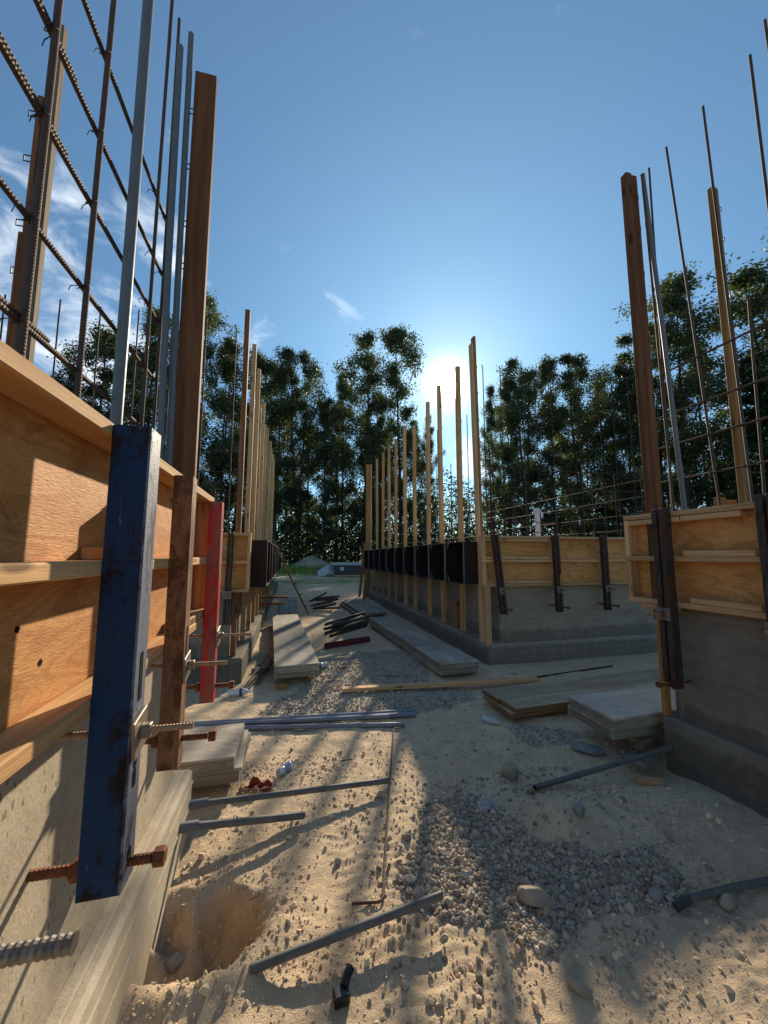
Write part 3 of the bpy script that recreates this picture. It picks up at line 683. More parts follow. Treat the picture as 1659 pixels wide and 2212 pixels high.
# ------------------------------------------------------------------ steel strongbacks with tie rods and jack bolts
def strongback_left(label, y0, y1, x0, x1, z0, z1, mat, up_z, low_z, tilt=0.0, zinc='rod_tan', rod_out=-0.24, bolt_out=-0.285, slots=(), face=None):
    ym = (y0 + y1) / 2
    t = thing('steel_strongback', label, 'steel beam', (x0, ym, z0))
    w = 0.007
    m = MB()                                           # hollow section: four walls and open ends
    poly = [(y0, x0), (y1, x0), (y1, x1), (y0, x1)]
    m.span((x0, y0, z0), (x0 + w, y1, z1), bev=0.002)
    m.span((x0 + w * 0.6, y0 - 0.0005, z0 + 0.0006), (x1 - w * 0.6, y0 + w, z1 - 0.0006), bev=0.002); m.span((x0 + w * 0.6, y1 - w, z0 + 0.0006), (x1 - w * 0.6, y1 + 0.0005, z1 - 0.0006), bev=0.002)
    body = m.build('beam', mat, t)
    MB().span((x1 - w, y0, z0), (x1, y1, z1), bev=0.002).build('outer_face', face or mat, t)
    MB().span((x0 + 0.003, y0 + 0.003, z1 - 0.004), (x1 - 0.003, y1 - 0.003, z1 + 0.002), bev=0.001).build('end_cap', mat, t)
    for zz, hh in slots:
        k = 12; pts = [((0.011) * math.cos(2 * math.pi * i / k), (0.011) * math.sin(2 * math.pi * i / k) + (hh if math.sin(2 * math.pi * i / k) > 0 else -hh)) for i in range(k)]
        s_ = MB(); s_.prism(pts, (x1 - 0.001, ym, zz), (x1 + 0.0012, ym, zz)); s_.build('slot', 'hole', t)
    r = MB().rod((-0.60, ym, up_z + 0.004), (rod_out, ym, up_z), 0.0085, 0.008).build('tie_rod', zinc, t)
    MB().box((x1 + 0.006, ym, up_z - 0.004), (0.009, 0.085, 0.095), rot=Matrix.Rotation(0.2, 3, 'X'), bev=0.0015).build('plate_washer', 'plate', r)
    MB().hexnut((x1 + 0.022, ym, up_z), (1, 0, 0), 0.019, 0.022).build('nut', 'plate', r)
    jb = MB().rod((-0.574, ym, low_z + 0.004), (bolt_out - 0.03, ym, low_z), 0.0125, 0.009).build('jack_bolt', 'rod_rust', t)
    MB().hexnut((bolt_out - 0.012, ym, low_z), (1, 0, 0), 0.021, 0.026).build('bolt_head', 'rod_rust', jb)
    MB().hexnut((x0 - 0.014, ym, low_z), (1, 0, 0), 0.024, 0.026).build('nut', 'rod_rust', jb)
    return t
strongback_left('dark blue painted steel beam bolted upright to the near left form', 1.112, 1.190, -0.459, -0.367, 0.705, 1.838, 'blue', 1.055, 0.752, rod_out=-0.235, face='blue_sunlit_worn', slots=((1.19, 0.05), (0.985, 0.006), (0.945, 0.012), (0.77, 0.006)))
strongback_left('brown steel beam standing between the blue beam and the red beam', 1.665, 1.735, -0.459, -0.388, 0.705, 1.815, 'brown', 1.07, 0.80, rod_out=-0.235, bolt_out=-0.265, slots=((1.15, 0.06),))
strongback_left('bright red scuffed steel beam at the far end of the left form', 2.358, 2.425, -0.459, -0.389, 0.697, 1.803, 'red', 1.045, 0.775, rod_out=-0.205, bolt_out=-0.29)
o = MB().rod((-0.60, 0.62, 1.022), (-0.252, 0.62, 1.012), 0.0115, 0.0088, n=16, depth=0.15).build('threaded_rod', 'rod_zinc', None, base=(-0.57, 0.62, 1.02))
tag(o, 'short zinc threaded rod jutting from the wall at lower left edge', 'rod')

def clamp_pair(label, c, along, z0, z1, w, rods, lean=0.0, mat='rusty', out_dir=(0, -1, 0), sec=0.075):
    """double-channel clamp: two channels with a slot between; along = axis the wall runs"""
    x, y = c; t = thing('steel_clamp', label, 'clamp', (x, y, z0))
    A = Vector(along); O = Vector(out_dir); gap = 0.016; cw = (w - gap) / 2
    for s in (-1, 1):
        off = A * s * (gap / 2 + cw / 2)
        p = Vector((x, y, z0)) + off; q = Vector((x, y, z1)) + off + A * lean
        m = MB(); m.beam(p, q, cw, sec, up=O, bev=0.004); m.build('channel', mat, t)
    for (zz, l_in, l_out, rad, kind) in rods:
        f = (zz - z0) / (z1 - z0); P = Vector((x, y, zz)) + A * lean * f
        r = MB().rod(P - O * l_in, P + O * l_out, rad, 0.014, n=8).build('tie_rod', 'rod_rust' if kind else 'rod_tan', t)
        if kind:
            MB().hexnut(P + O * (l_out - 0.01), O, rad * 1.9, 0.026).build('bolt_head', 'rod_rust', r)
        else:
            MB().box(P + O * (sec / 2 + 0.008), (0.10 if abs(A.x) else 0.012, 0.10 if abs(A.y) else 0.012, 0.09), bev=0.002).build('plate_washer', 'black_rim', r)
            MB().hexnut(P + O * (sec / 2 + 0.026), O, 0.02, 0.024).build('nut', 'rod_rust', r)
    return t
for i, (cx, ln, nm) in enumerate(((2.90, -0.11, 'leaning'), (3.79, -0.02, 'orange-marked'), (4.62, -0.01, 'upright'))):
    lab = ['rusty steel clamp leaning left on the centre form, nearest its corner', 'middle rusty steel clamp on the centre form, orange patch on it', 'right-hand rusty steel clamp on the centre form beside the grey wall'][i]
    t = clamp_pair(lab, (cx, 4.905), (1, 0, 0), 0.68, 1.785, 0.085, [(1.0, 0.15, 0.19, 0.010, 0), (0.76, 0.18, 0.20, 0.013, 1)], lean=ln)
    if i == 1:
        MB().span((cx - 0.002, 4.863, 1.06), (cx + 0.038, 4.8662, 1.22), bev=0.001).build('orange_patch', 'lumber_orange', t)
clamp_pair('tall rusty steel clamp at the near corner of the right wall', (2.648, 2.265), (0, 1, 0), 0.575, 1.835, 0.095, [(1.08, 0.16, 0.21, 0.009, 0), (0.60, 0.15, 0.14, 0.011, 1)], out_dir=(-1, 0, 0))
clamp_pair('dark steel clamp cut off by the right edge of the picture', (2.645, 1.60), (0, 1, 0), 0.6, 1.845, 0.095, [(1.08, 0.16, 0.12, 0.009, 0)], out_dir=(-1, 0, 0))
clamp_pair('thin dark steel clamp on the small form beyond the red beam', (-0.715, 4.925), (1, 0, 0), 0.68, 1.775, 0.065, [(1.03, 0.15, 0.08, 0.009, 0)], lean=0.02)

# ------------------------------------------------------------------ black steel box forms
def box_form(label, group, xskin, xfront, y0, y1, z0, z1):
    s = 1 if xfront > xskin else -1; th = 0.006
    t = thing('steel_form', label, 'formwork', ((xskin + xfront) / 2, (y0 + y1) / 2, z0), group)
    def sp(x0, x1, *r): return ((min(x0, x1), r[0], r[2]), (max(x0, x1), r[1], r[3]))
    MB().span(*sp(xskin, xskin + s * th, y0, y1, z0, z1), bev=0.001).build('skin', 'black', t)
    for ya, yb in ((y0, y0 + th), (y1 - th, y1)):
        MB().span(*sp(xskin + s * th, xfront, ya, yb, z0, z1), bev=0.001).build('side_plate', 'black', t)
    for ya, yb in ((y0, y0 + 0.03), (y1 - 0.03, y1)):
        MB().span(*sp(xfront, xfront + s * 0.006, ya, yb, z0, z1), bev=0.001).build('flange', 'black_rim', t)
    MB().span(*sp(xskin + s * th, xfront + s * 0.004, y0 + th, y1 - th, z0, z0 + th), bev=0.001).build('bottom_plate', 'black', t)
    MB().span(*sp(xskin + s * th, xfront + s * 0.004, y0 + th, y1 - th, z1 - th, z1), bev=0.001).build('top_plate', 'black_rim', t)
    for zc, sz_ in ((z0 + th, 1), (z1 - th, -1)):
        for yc, sy in ((y0 + th, 1), (y1 - th, -1)):
            g = 0.11; m = MB(); xa, xb = xfront - s * 0.03, xfront - s * 0.036
            m.prism([(0, 0), (1, 0), (0, 1)], (0, 0, 0), (0, 0, 1)); m = MB()
            Vv = [(xx, yc + sy * dy, zc + sz_ * dz) for xx in (xa, xb) for dy, dz in ((0, 0), (g, 0), (0, g))]
            m.add(Vv, [(0, 1, 2), (3, 5, 4), (0, 3, 4, 1), (1, 4, 5, 2), (2, 5, 3, 0)], [[(0, 0)] * k for k in (3, 3, 4, 4, 4)]); m.build('gusset', 'black_rim', t)
    return t
gC = 'black steel box forms along the right of the alley'
bys = [5.17, 5.90, 6.68, 7.48, 8.26, 9.06, 9.90, 10.68, 11.48, 12.26, 13.04]
for i in range(len(bys) - 1):
    box_form(('black steel box form, %s from the tan corner form in the right-hand row' % ORD[i]), gC, 2.725, 2.45 + 0.006 * (i % 3), bys[i] + 0.008, bys[i + 1] - 0.008, 1.075 - 0.004 * i, 1.692 - 0.006 * i)
gL = 'black steel box forms along the left of the alley'
for i in range(10):
    box_form(('black steel box form, %s from the front in the left-hand row' % ORD[i]), gL, -0.575, -0.30 - 0.006 * (i % 2), 5.36 + 0.82 * i, 5.36 + 0.82 * i + 0.804, 1.075 - 0.004 * i, 1.692 - 0.004 * i)

# ------------------------------------------------------------------ upright posts
def post(label, group, x, y, z0, top, boards, mats, clips=True, lean=(0, 0), clip_side=1, nclip=None):
    """boards: list of (dx, dy, wx, wy, dz_top, dz_bottom)"""
    t = thing('wood_post', label, 'post', (x, y, z0), group)
    for k, (dx, dy, wx, wy, dt, db) in enumerate(boards):
        m = MB(); h = top + dt - (z0 + db); 
        p = Vector((x + dx, y + dy, z0 + db)); q = Vector((x + dx + lean[0], y + dy + lean[1], top + dt))
        m.beam(p, q, wx, wy, up=(0, 1, 0), bev=0.004); m.build('board', mats[k % len(mats)], t)
    if clips:
        zz = 1.95
        xr = max(b[0] + b[2] / 2 for b in boards) if clip_side > 0 else min(b[0] - b[2] / 2 for b in boards)
        while zz < top - 0.2:
            f = (zz - z0) / (top - z0); cx, cy = x + xr + lean[0] * f, y + boards[0][1] + lean[1] * f; s = clip_side
            m = MB(); m.tube([(cx - s * 0.01, cy, zz), (cx + s * 0.026, cy, zz), (cx + s * 0.026, cy, zz + 0.038), (cx - s * 0.01, cy, zz + 0.038)], 0.0042, 5, smooth=False)
            m.build('clip', 'clip', t); zz += rng.choice([0.30, 0.42, 0.55])
    return t
BRD = lambda a, b: [(-0.0195, 0, 0.038, 0.089, a, 0), (0.0195, 0.002, 0.038, 0.086, b, 0.25)]
gP = 'upright posts along the right of the alley'
ptop = [4.80, 4.77, 4.79, 4.75, 4.53, 4.77, 4.69, 4.74, 4.69, 4.70]
pys = [5.05, 5.955, 6.77, 7.50, 8.40, 9.16, 10.05, 10.78, 11.57, 12.37]
post('tallest corner post of the right-hand row, beside the tan centre form', gP, 2.72, 5.17, 0.262, 4.86, [(-0.022, 0, 0.04, 0.089, -0.12, 0), (0.02, 0, 0.04, 0.089, 0, 0.0)], ['lumber_pale', 'lumber_orange'], lean=(-0.06, 0))
for i in range(1, 10):
    lab = 'pale timber post, %s from the tan corner form in the right-hand row' % ORD[i]
    post(lab, gP, 2.77, pys[i], 0.262, ptop[i], [(0, 0, 0.072, 0.060, 0, 0), (0.0, 0.046, 0.066, 0.03, -rng.uniform(0.3, 0.9), 0.8)], ['lumber', 'lumber_pale'], lean=(rng.uniform(-0.03, 0.015), rng.uniform(-0.03, 0.03)))
post('thick double timber post closing the far end of the right-hand row', gP, 2.74, 13.65, 0.0, 4.81, [(-0.03, 0, 0.16, 0.06, -0.02, 0), (0.075, 0, 0.05, 0.09, 0, 0)], ['lumber_orange', 'lumber'])
gQ = 'upright posts along the left of the alley'
lys = [5.20, 6.08, 6.87, 7.70, 8.50, 9.40, 10.25, 11.1, 12.0, 12.9, 13.75]
ltop = [4.80, 4.80, 4.78, 4.45, 4.80, 4.62, 4.80, 4.70, 4.72, 4.78, 4.80]
for i in range(11):
    lab = ('tall brown timber post at the front of the left-hand row' if i == 0 else 'pale timber post, %s from the front of the left-hand row' % ORD[i])
    post(lab, gQ, -0.645 - (0.01 if i == 0 else 0), lys[i], 0.262, ltop[i], [(0, 0, 0.064, 0.06, 0, 0), (0.0, 0.046, 0.06, 0.03, -rng.uniform(0.4, 1.2), 0.6)], ['lumber_brown' if i == 0 else ('lumber_pale' if i % 2 else 'lumber'), 'lumber_dull' if i == 0 else 'lumber_pale'], lean=(0.02 * rng.uniform(-1, 1), 0.0), clip_side=(-1 if i < 2 else 1))
post('broad reddish-brown timber post towering beside the grey conduits', None, -0.648, 2.545, 1.0, 4.80, [(-0.002, 0, 0.135, 0.040, 0, 0), (-0.012, 0.042, 0.14, 0.038, -0.35, 0)], ['lumber_brown', 'lumber_dull'], clip_side=-1)
post('weathered laminated timber post behind the near left rebar', None, -1.50, 2.48, 1.0, 4.80, [(-0.034, 0, 0.030, 0.050, -0.55, 0), (0.0, 0.003, 0.036, 0.050, 0.0, 0), (0.033, 0.001, 0.028, 0.048, -0.02, 0), (-0.060, 0.0, 0.020, 0.045, -1.45, 0)], ['lumber_brown', 'lumber_brown', 'lumber_dull', 'lumber_brown'], clip_side=-1)
post('thick reddish timber post with conduit at the near right corner', None, 2.83, 2.455, 1.0, 4.82, [(-0.045, 0, 0.060, 0.060, 0, 0), (0.017, 0.002, 0.060, 0.057, -0.01, 0)], ['lumber_brown', 'lumber_brown'])
post('laminated pale timber post on the far face of the right wall', None, 3.66, 2.37, 0.32, 4.82, [(-0.020, 0, 0.034, 0.050, 0, 0), (0.015, 0.002, 0.034, 0.048, -0.01, 0), (0.041, -0.004, 0.016, 0.04, -1.3, 0)], ['lumber_orange', 'lumber_dull', 'lumber_brown'])
o = MB().span((2.64, 4.955, 0.272), (2.732, 4.993, 1.047), bev=0.003).build('corner_board', 'lumber_pale', None, base=(2.686, 4.975, 0.272))
tag(o, 'short upright board at the corner under the tan centre form', 'board')
o = MB().beam((2.752, 2.425, 0.319), (2.748, 2.42, 1.12), 0.05, 0.038, up=(0, 1, 0)).build('corner_board', 'lumber_orange', None, base=(2.75, 2.42, 0.319))
tag(o, 'narrow orange-brown upright board at the foot of the right wall', 'board')
for i, (x, w_) in enumerate(((3.50, 0.09), (3.60, 0.11))):
    o = MB().span((x, 2.46, 1.3), (x + w_ - 0.004, 2.50, 1.985 - 0.02 * i), bev=0.003).build('short_board', 'lumber_orange', None, base=(x, 2.48, 1.3)); tag(o, ['left', 'right'][i] + ' of two short boards poking above the right form behind rebar', 'board')

# ------------------------------------------------------------------ reinforcement mats
def mat_thing(label, base): return thing('rebar_mat', label, 'rebar', base)
def tie(parent, p, r, ax):
    P = Vector(p); m = MB(); pts = []
    for k in range(10):
        a = 2 * math.pi * k / 9 * 1.15; d = Vector((math.cos(a), math.sin(a) * 0.8, math.sin(a + 0.6) * 0.9)) * r
        pts.append(P + d)
    pts.append(P + Vector((-0.035 * ax, rng.uniform(-0.03, 0.03), rng.uniform(-0.02, 0.02)))); pts.append(pts[-1] + Vector((-0.012, 0.01, -0.015)))
    m.tube(pts, 0.0018, 4); m.build('tie_wire', 'wire', parent)
t = mat_thing('rusty rebar grid standing above the near left form', (-0.85, 1.6, 1.62))
LV = [(1.02, 5.1), (1.40, 5.2), (1.735, 5.22), (2.41, 5.24), (2.60, 5.26)]
for y, top in LV:
    MB().tube([(-0.85 , y, 1.55), (-0.852, y + 0.004, 3.2), (-0.85 + rng.uniform(-.01, .01), y + rng.uniform(-0.01, 0.01), top)], 0.0118 if y < 2 else 0.0105, 8).build('vertical_bar', 'rebar', t)
MB().tube([(-0.872, 1.425, 1.55), (-0.872, 1.43, 2.75)], 0.0125, 8).build('vertical_bar', 'rebar', t)
for z, ye in ((2.245, 1.56), (2.605, 1.25), (2.995, 1.555), (3.335, 1.57), (3.73, 1.5)):
    MB().tube([(-0.871, -0.5, z), (-0.872, 1.2, z + 0.004), (-0.871, 2.63, z)], 0.0105, 8).build('horizontal_bar', 'rebar', t)
    MB().tube([(-0.873, -0.4, z + 0.021), (-0.872, ye, z + 0.022)], 0.0105, 8).build('horizontal_bar', 'rebar', t)
    for y, top in LV[1:]:
        tie(t, (-0.862, y, z), 0.022, 1)
t = mat_thing('dark rebar grid standing above the right wall', (3.2, 1.8, 1.62))
for a, b_ in (((3.2, 2.63, 1.6), (3.2, 2.575, 5.13)), ((3.2, 2.23, 1.6), (3.2, 2.40, 5.15)), ((3.2, 2.02, 1.6), (3.2, 2.08, 5.16)), ((3.2, 1.74, 1.6), (3.2, 1.745, 5.16)), ((3.2, 1.60, 1.6), (3.2, 1.64, 5.3)), ((3.35, 2.05, 1.6), (3.37, 2.02, 3.45)), ((2.97, 2.42, 1.6), (2.86, 2.37, 4.75))):
    MB().tube([a, b_], 0.0095, 7).build('vertical_bar', 'rebar', t)
for z in (3.10, 2.715, 2.44, 2.135):
    MB().tube([(3.185, 2.72, z), (3.186, 2.0, z + 0.004), (3.185, 0.6, z + 0.002)], 0.009, 7).build('horizontal_bar', 'rebar', t)
    for y in (2.27, 2.03): tie(t, (3.19, y, z), 0.018, 1)
t = mat_thing('dark rebar grid behind the centre form and its white pipe', (4.4, 5.4, 1.6))
for k, x in enumerate((2.95, 3.26, 3.45, 3.66, 3.90, 4.2, 4.45, 4.72, 5.16, 5.45, 5.8, 6.15)):
    top = [4.56, 4.58, 2.9, 4.64, 4.56, 4.6, 2.9, 4.55, 4.66, 4.6, 4.6, 4.6][k]
    MB().tube([(x, 5.4, 1.5), (x + 0.005, 5.4, top - 0.06), (x - 0.012, 5.4, top)], 0.0075, 6).build('vertical_bar', 'rebar_far', t)
for z in (2.88, 2.575, 2.29, 2.02, 1.86):
    MB().tube([(2.9, 5.385, z), (4.5, 5.385, z - 0.012), (6.6, 5.385, z + 0.03)], 0.007, 6).build('horizontal_bar', 'rebar_far', t)
t = mat_thing('dark rebar grid receding far behind the centre form', (6.5, 9.5, 1.6))
for k in range(14):
    y = 5.9 + 0.62 * k; MB().tube([(6.5, y, 1.4), (6.5, y, 3.0 + 0.4 * rng.random())], 0.007, 5).build('vertical_bar', 'rebar_far', t)
for z in (1.98, 2.28, 2.60, 2.92):
    MB().tube([(6.49, 5.6, z), (6.49, 14.2, z)], 0.0075, 5).build('horizontal_bar', 'rebar_far', t)
t = mat_thing('thin rebar grid behind the right-hand row of posts', (3.2, 9.7, 1.6))
for k in range(11):
    y = 5.75 + 0.8 * k; MB().tube([(3.22, y, 1.4), (3.22, y, 3.4 + 0.9 * rng.random() * (k % 2))], 0.0085, 5).build('vertical_bar', 'rebar_far', t)
for z in (1.82, 2.10, 2.40):
    MB().tube([(3.21, 5.5, z), (3.21, 14.0, z)], 0.0085, 5).build('horizontal_bar', 'rebar_far', t)
t = mat_thing('thin dark rebar grid on the far left wall behind the conduits', (-2.1, 5.4, 1.6))
for k, x in enumerate((-3.5, -2.92, -2.47, -2.03, -1.62, -1.2, -0.81)):
    MB().tube([(x, 5.4, 1.5), (x, 5.4, 4.6), (x - 0.015 if k == 6 else x, 5.4, 4.69 + 0.03 * (k % 2))], 0.0095, 6).build('vertical_bar', 'rebar_far', t)
for z in (2.88, 2.59, 2.30, 2.02):
    MB().tube([(-4.0, 5.385, z), (-0.72, 5.385, z)], 0.0085, 6).build('horizontal_bar', 'rebar_far', t)

# ------------------------------------------------------------------ conduits
def pipe(name, label, path, r, mat, cat='pipe', coll=(), group=None, end=None, n=14):
    t = thing(name, label, cat, path[0], group)
    MB().tube(path, r, n).build('pipe', mat, t)
    for (p, q, rr, mm) in coll: MB().tube([p, q], rr, n).build('collar', mm, t)
    if end:
        P = Vector(path[-1]); d = (P - Vector(path[-2])).normalized()
        MB().tube([P - d * 0.001, P + d * 0.0015], r * 0.86, n).build('bore', 'hole', t)
    return t
pipe('conduit', 'thick grey conduit rising above the blue beam', [(-0.82, 2.02, 1.5), (-0.822, 2.02, 3.2), (-0.82, 2.0, 5.15)], 0.0255, 'pvc', 'conduit')
pipe('conduit', 'left of the two grey conduits beside the broad brown post', [(-0.742, 2.43, 1.5), (-0.775, 2.44, 3.2), (-0.797, 2.46, 4.86)], 0.0185, 'pvc', 'conduit')
pipe('conduit', 'right of the two grey conduits beside the broad brown post', [(-0.705, 2.47, 1.5), (-0.733, 2.49, 3.2), (-0.755, 2.52, 5.06)], 0.0185, 'pvc', 'conduit')
pipe('conduit', 'grey conduit running up the near right corner post', [(3.07, 2.41, 1.6), (3.06, 2.41, 2.0), (2.985, 2.40, 3.4), (2.905, 2.40, 4.80)], 0.018, 'pvc', 'conduit', coll=(((3.073, 2.41, 1.80), (3.07, 2.41, 1.875), 0.025, 'pvc'),))
t = pipe('vent_pipe', 'white plastic pipe with cap standing behind the centre form', [(3.95, 5.55, 1.4), (3.95, 5.55, 2.2)], 0.042, 'pvc_white')
MB().tube([(3.95, 5.55, 2.17), (3.95, 5.55, 2.255), (3.95, 5.55, 2.262)], [0.053, 0.053, 0.045], 14).build('cap', 'pvc_white', t)
MB().span((3.99, 5.50, 2.10), (4.03, 5.54, 2.2), bev=0.01).build('cap_clip', 'pvc_white', t)

def on(x, y, dz=0.0): return (x, y, gz(x, y) + dz)
# pipes out of the footing and on the ground
pipe('drain_pipe', 'long grey pipe leaving the left footing, farther of two', [(-0.51, 2.458, 0.135), (0.67, 2.645, gz(0.67, 2.645) + 0.05)], 0.0175, 'pvc_dusty', coll=(((-0.505, 2.455, 0.136), (-0.41, 2.475, 0.128), 0.0235, 'pvc'),), end=True)
pipe('drain_pipe', 'short grey pipe leaving the left footing, nearer of two', [(-0.51, 2.262, 0.145), (0.115, 2.41, gz(0.115, 2.41) + 0.055)], 0.0190, 'pvc_dusty', coll=(((-0.505, 2.263, 0.144), (-0.42, 2.283, 0.131), 0.0245, 'pvc'),), end=True)
pipe('drain_pipe', 'grey pipe sloping out of the right footing past a rock', [(2.76, 2.405, 0.10), (1.60, 2.40, gz(1.60, 2.40) + 0.022)], 0.0175, 'pvc_dusty', coll=(((2.745, 2.405, 0.099), (2.69, 2.405, 0.096), 0.024, 'pvc_dusty'),), end=True)
pipe('drain_pipe', 'grey pipe half buried in sand at bottom centre', [(-0.10, 1.625, gz(-0.10, 1.625) - 0.004), (0.665, 1.70, 0.058)], 0.0160, 'pvc_dusty', end=True)
pipe('drain_pipe', 'grey pipe entering from the right edge over the sand', [(2.35, 1.49, gz(2.35, 1.49) + 0.02), (2.0, 1.50, gz(2.0, 1.5) + 0.03), (1.73, 1.495, gz(1.73, 1.495) + 0.026)], 0.0150, 'pvc_dusty', coll=(((1.735, 1.495, gz(1.73, 1.495) + 0.03), (1.66, 1.493, gz(1.66, 1.49) + 0.02), 0.0165, 'pvc_dark'),))
bund = [((-1.0, 3.945), (1.225, 3.745), 0.020, 0.0), ((-1.0, 3.90), (1.20, 3.665), 0.021, 0.0), ((-1.0, 3.875), (0.93, 3.63), 0.016, 0.022), ((-1.0, 3.845), (1.03, 3.47), 0.0195, 0.0)]
for i, (a, b_, r, dz) in enumerate(bund):
    zmax = max(gz(a[0] + (b_[0] - a[0]) * k / 6, a[1] + (b_[1] - a[1]) * k / 6) for k in range(7))
    lab = ['farthest of the long grey conduits lying across the alley', 'second farthest long grey conduit lying across the alley', 'thinner conduit resting in the bundle across the alley', 'nearest of the long grey conduits, end over the thin rebar'][i]
    P0 = Vector((a[0], a[1], zmax + r * 0.8 + dz)); P1 = Vector((b_[0], b_[1], gz(*b_) + r + dz + 0.004)); MID = (P0 + P1) / 2; MID.z = max(MID.z, gz(MID.x, MID.y) + r)
    pipe('conduit', lab, [P0, MID, P1], r, 'pvc_blue', 'conduit', group='conduits lying across the alley', end=True)
# bent rebar on the ground
rp = [(0.93, 3.47), (0.70, 2.72), (0.57, 2.28), (0.48, 1.98), (0.445, 1.845), (0.43, 1.822), (0.415, 1.817), (0.30, 1.838)]
o = MB().tube([on(x, y, 0.014) for x, y in rp], 0.0058, 7).build('bent_rebar', 'rebar', None, base=on(0.57, 2.28))
tag(o, 'long thin rebar with hooked end lying on the sand', 'rebar')
o = MB().tube([on(x, y, 0.012) for x, y in ((2.0, 4.42), (3.0, 4.40), (4.3, 4.55))], 0.010, 6).build('ground_rod', 'wire', None, base=on(3.0, 4.4)); tag(o, 'thin dark rod on the dirt before the centre footing', 'rod')

# ------------------------------------------------------------------ flat form panels lying about
def flat_panel(label, origin, u, v, z0, dzu, th, sheet, frame, group=None, name='form_panel'):
    """origin = near-left corner (x,y); u = length vector (x,y), v = width vector; z0 underside; dzu = rise along u"""
    o3 = Vector((origin[0], origin[1], z0)); U_ = Vector((u[0], u[1], dzu)); W_ = Vector((v[0], v[1], 0)); n = U_.cross(W_).normalized()
    if n.z < 0: n = -n
    t = thing(name, label, 'panel', (o3 + (U_ + W_) / 2), group); sh = 0.019
    w = W_.length; l = U_.length; un = U_.normalized(); wn = W_.normalized(); fh = th - sh
    m = MB(); c = o3 + W_ / 2 + n * (th - sh / 2); m.beam(c, c + U_, w, sh, up=n, bev=0.002, jitter=0.0012); m.build('plywood_sheet', sheet, t)
    for s in (0.019, w - 0.019):
        a = o3 + wn * s + n * (fh / 2 - 0.0006); m = MB(); m.beam(a, a + U_, 0.037, fh, up=n, bev=0.003); m.build('rail', frame, t)
    for s in (0.019, l - 0.019):
        a = o3 + un * s + wn * 0.0385 + n * (fh / 2 - 0.0006); m = MB(); m.beam(a, a + wn * (w - 0.077), 0.037, fh * 0.98, up=n, bev=0.003); m.build('end_rail', frame, t)
    return t
gF = 'weathered form panels lying on the ground'
flat_panel('lower weathered panel of the stack beside the left footing', (-1.0, 2.76), (0.715, 0.02), (0.02, 0.56), 0.055, 0.0, 0.085, 'sheet_grey', 'lumber_grey', gF)
flat_panel('upper weathered panel of the stack beside the left footing', (-1.0, 2.73), (0.69, -0.01), (0.01, 0.50), 0.146, 0.006, 0.088, 'sheet_grey', 'lumber_grey', gF)
flat_panel('under panel of the long grey stack beside the black irons', (-0.15, 4.92), (-0.19, 3.9), (0.52, 0.0), 0.035, 0.0, 0.08, 'sheet_grey', 'lumber_grey', gF)
flat_panel('long grey panel with dappled sun lying left of the black irons', (-0.145, 4.82), (-0.19, 4.0), (0.52, 0.01), 0.120, 0.0, 0.085, 'sheet_grey', 'lumber_grey', gF)
flat_panel('lower long grey panel of the stack along the right footing', (1.84, 4.64), (-0.16, 3.7), (0.54, 0.02), 0.012, 0.0, 0.078, 'sheet_grey', 'lumber_grey', gF)
flat_panel('upper long grey panel of the stack along the right footing', (1.83, 4.60), (-0.15, 3.65), (0.52, 0.02), 0.0945, 0.0, 0.078, 'sheet_grey', 'lumber_grey', gF)
flat_panel('tilted grey panel beyond the long stack by the right footing', (1.72, 8.95), (-0.16, 2.95), (0.58, 0.30), 0.07, -0.02, 0.07, 'sheet_grey', 'lumber_grey', gF)
flat_panel('dull board propping the tilted grey panel in the alley', (1.60, 9.6), (-0.12, 2.2), (0.25, 0.0), -0.01, 0.0, 0.06, 'sheet_grey', 'lumber_dull', gF)
for i, x in enumerate((-0.24, 0.005)):
    o = MB().beam((x + 0.12, 10.1, 0.045), (x + 0.13, 13.8, 0.045), 0.235, 0.045, jitter=0.002).build('plank', 'sheet_grey', None, base=(x + 0.12, 12, 0.02))
    tag(o, ['left of two long grey planks beyond the long panel', 'right of two long grey planks beside the leaning cleated board'][i], 'plank', 'grey planks far along the alley')
o = MB().beam(on(0.60, 4.46, 0.035), on(2.90, 4.20, 0.05), 0.089, 0.038, bev=0.004).build('timber', 'lumber_pale', None, base=on(1.7, 4.33)); tag(o, 'long pale timber stud lying across the gravel', 'timber')
def sheet(label, lo, hi, rot, edge='ply_edge'):
    c = [(a + b_) / 2 for a, b_ in zip(lo, hi)]; t = thing('plywood_stack', label, 'plywood', (c[0], c[1], lo[2])); h = (hi[2] - lo[2])
    Rz = Matrix.Rotation(rot, 3, 'Z'); 
    MB().box((c[0], c[1], lo[2] + h / 2 - 0.002), (hi[0] - lo[0], hi[1] - lo[1], h - 0.004), rot=Rz, bev=0.002, jitter=0.001).build('core', edge, t)
    MB().box((c[0], c[1], hi[2] - 0.002), (hi[0] - lo[0] - 0.004, hi[1] - lo[1] - 0.004, 0.005), rot=Rz, bev=0.001).build('face', 'sheet_tan', t)
sheet('lower brown-edged plywood sheet on the ground before the centre footing', (1.99, 3.36, 0.015), (4.45, 3.86, 0.055), 0.035)
sheet('upper brown-edged plywood sheet, front of the pair on the ground', (2.03, 3.37, 0.062), (4.5, 3.62, 0.102), 0.06)
sheet('upper plywood sheet lying behind the front one on the ground', (1.99, 3.625, 0.062), (4.5, 3.93, 0.102), 0.06)
flat_panel('lower blue-grey panel propped at the right wall corner', (2.415, 2.585), (1.0, 0.0), (0.0, 0.50), 0.105, 0.0, 0.078, 'sheet_bluegrey', 'lumber_grey', gF)
flat_panel('upper blue-grey panel propped at the right wall corner', (2.395, 2.545), (1.0, 0.01), (0.0, 0.49), 0.190, 0.012, 0.088, 'sheet_bluegrey', 'lumber_grey', gF)
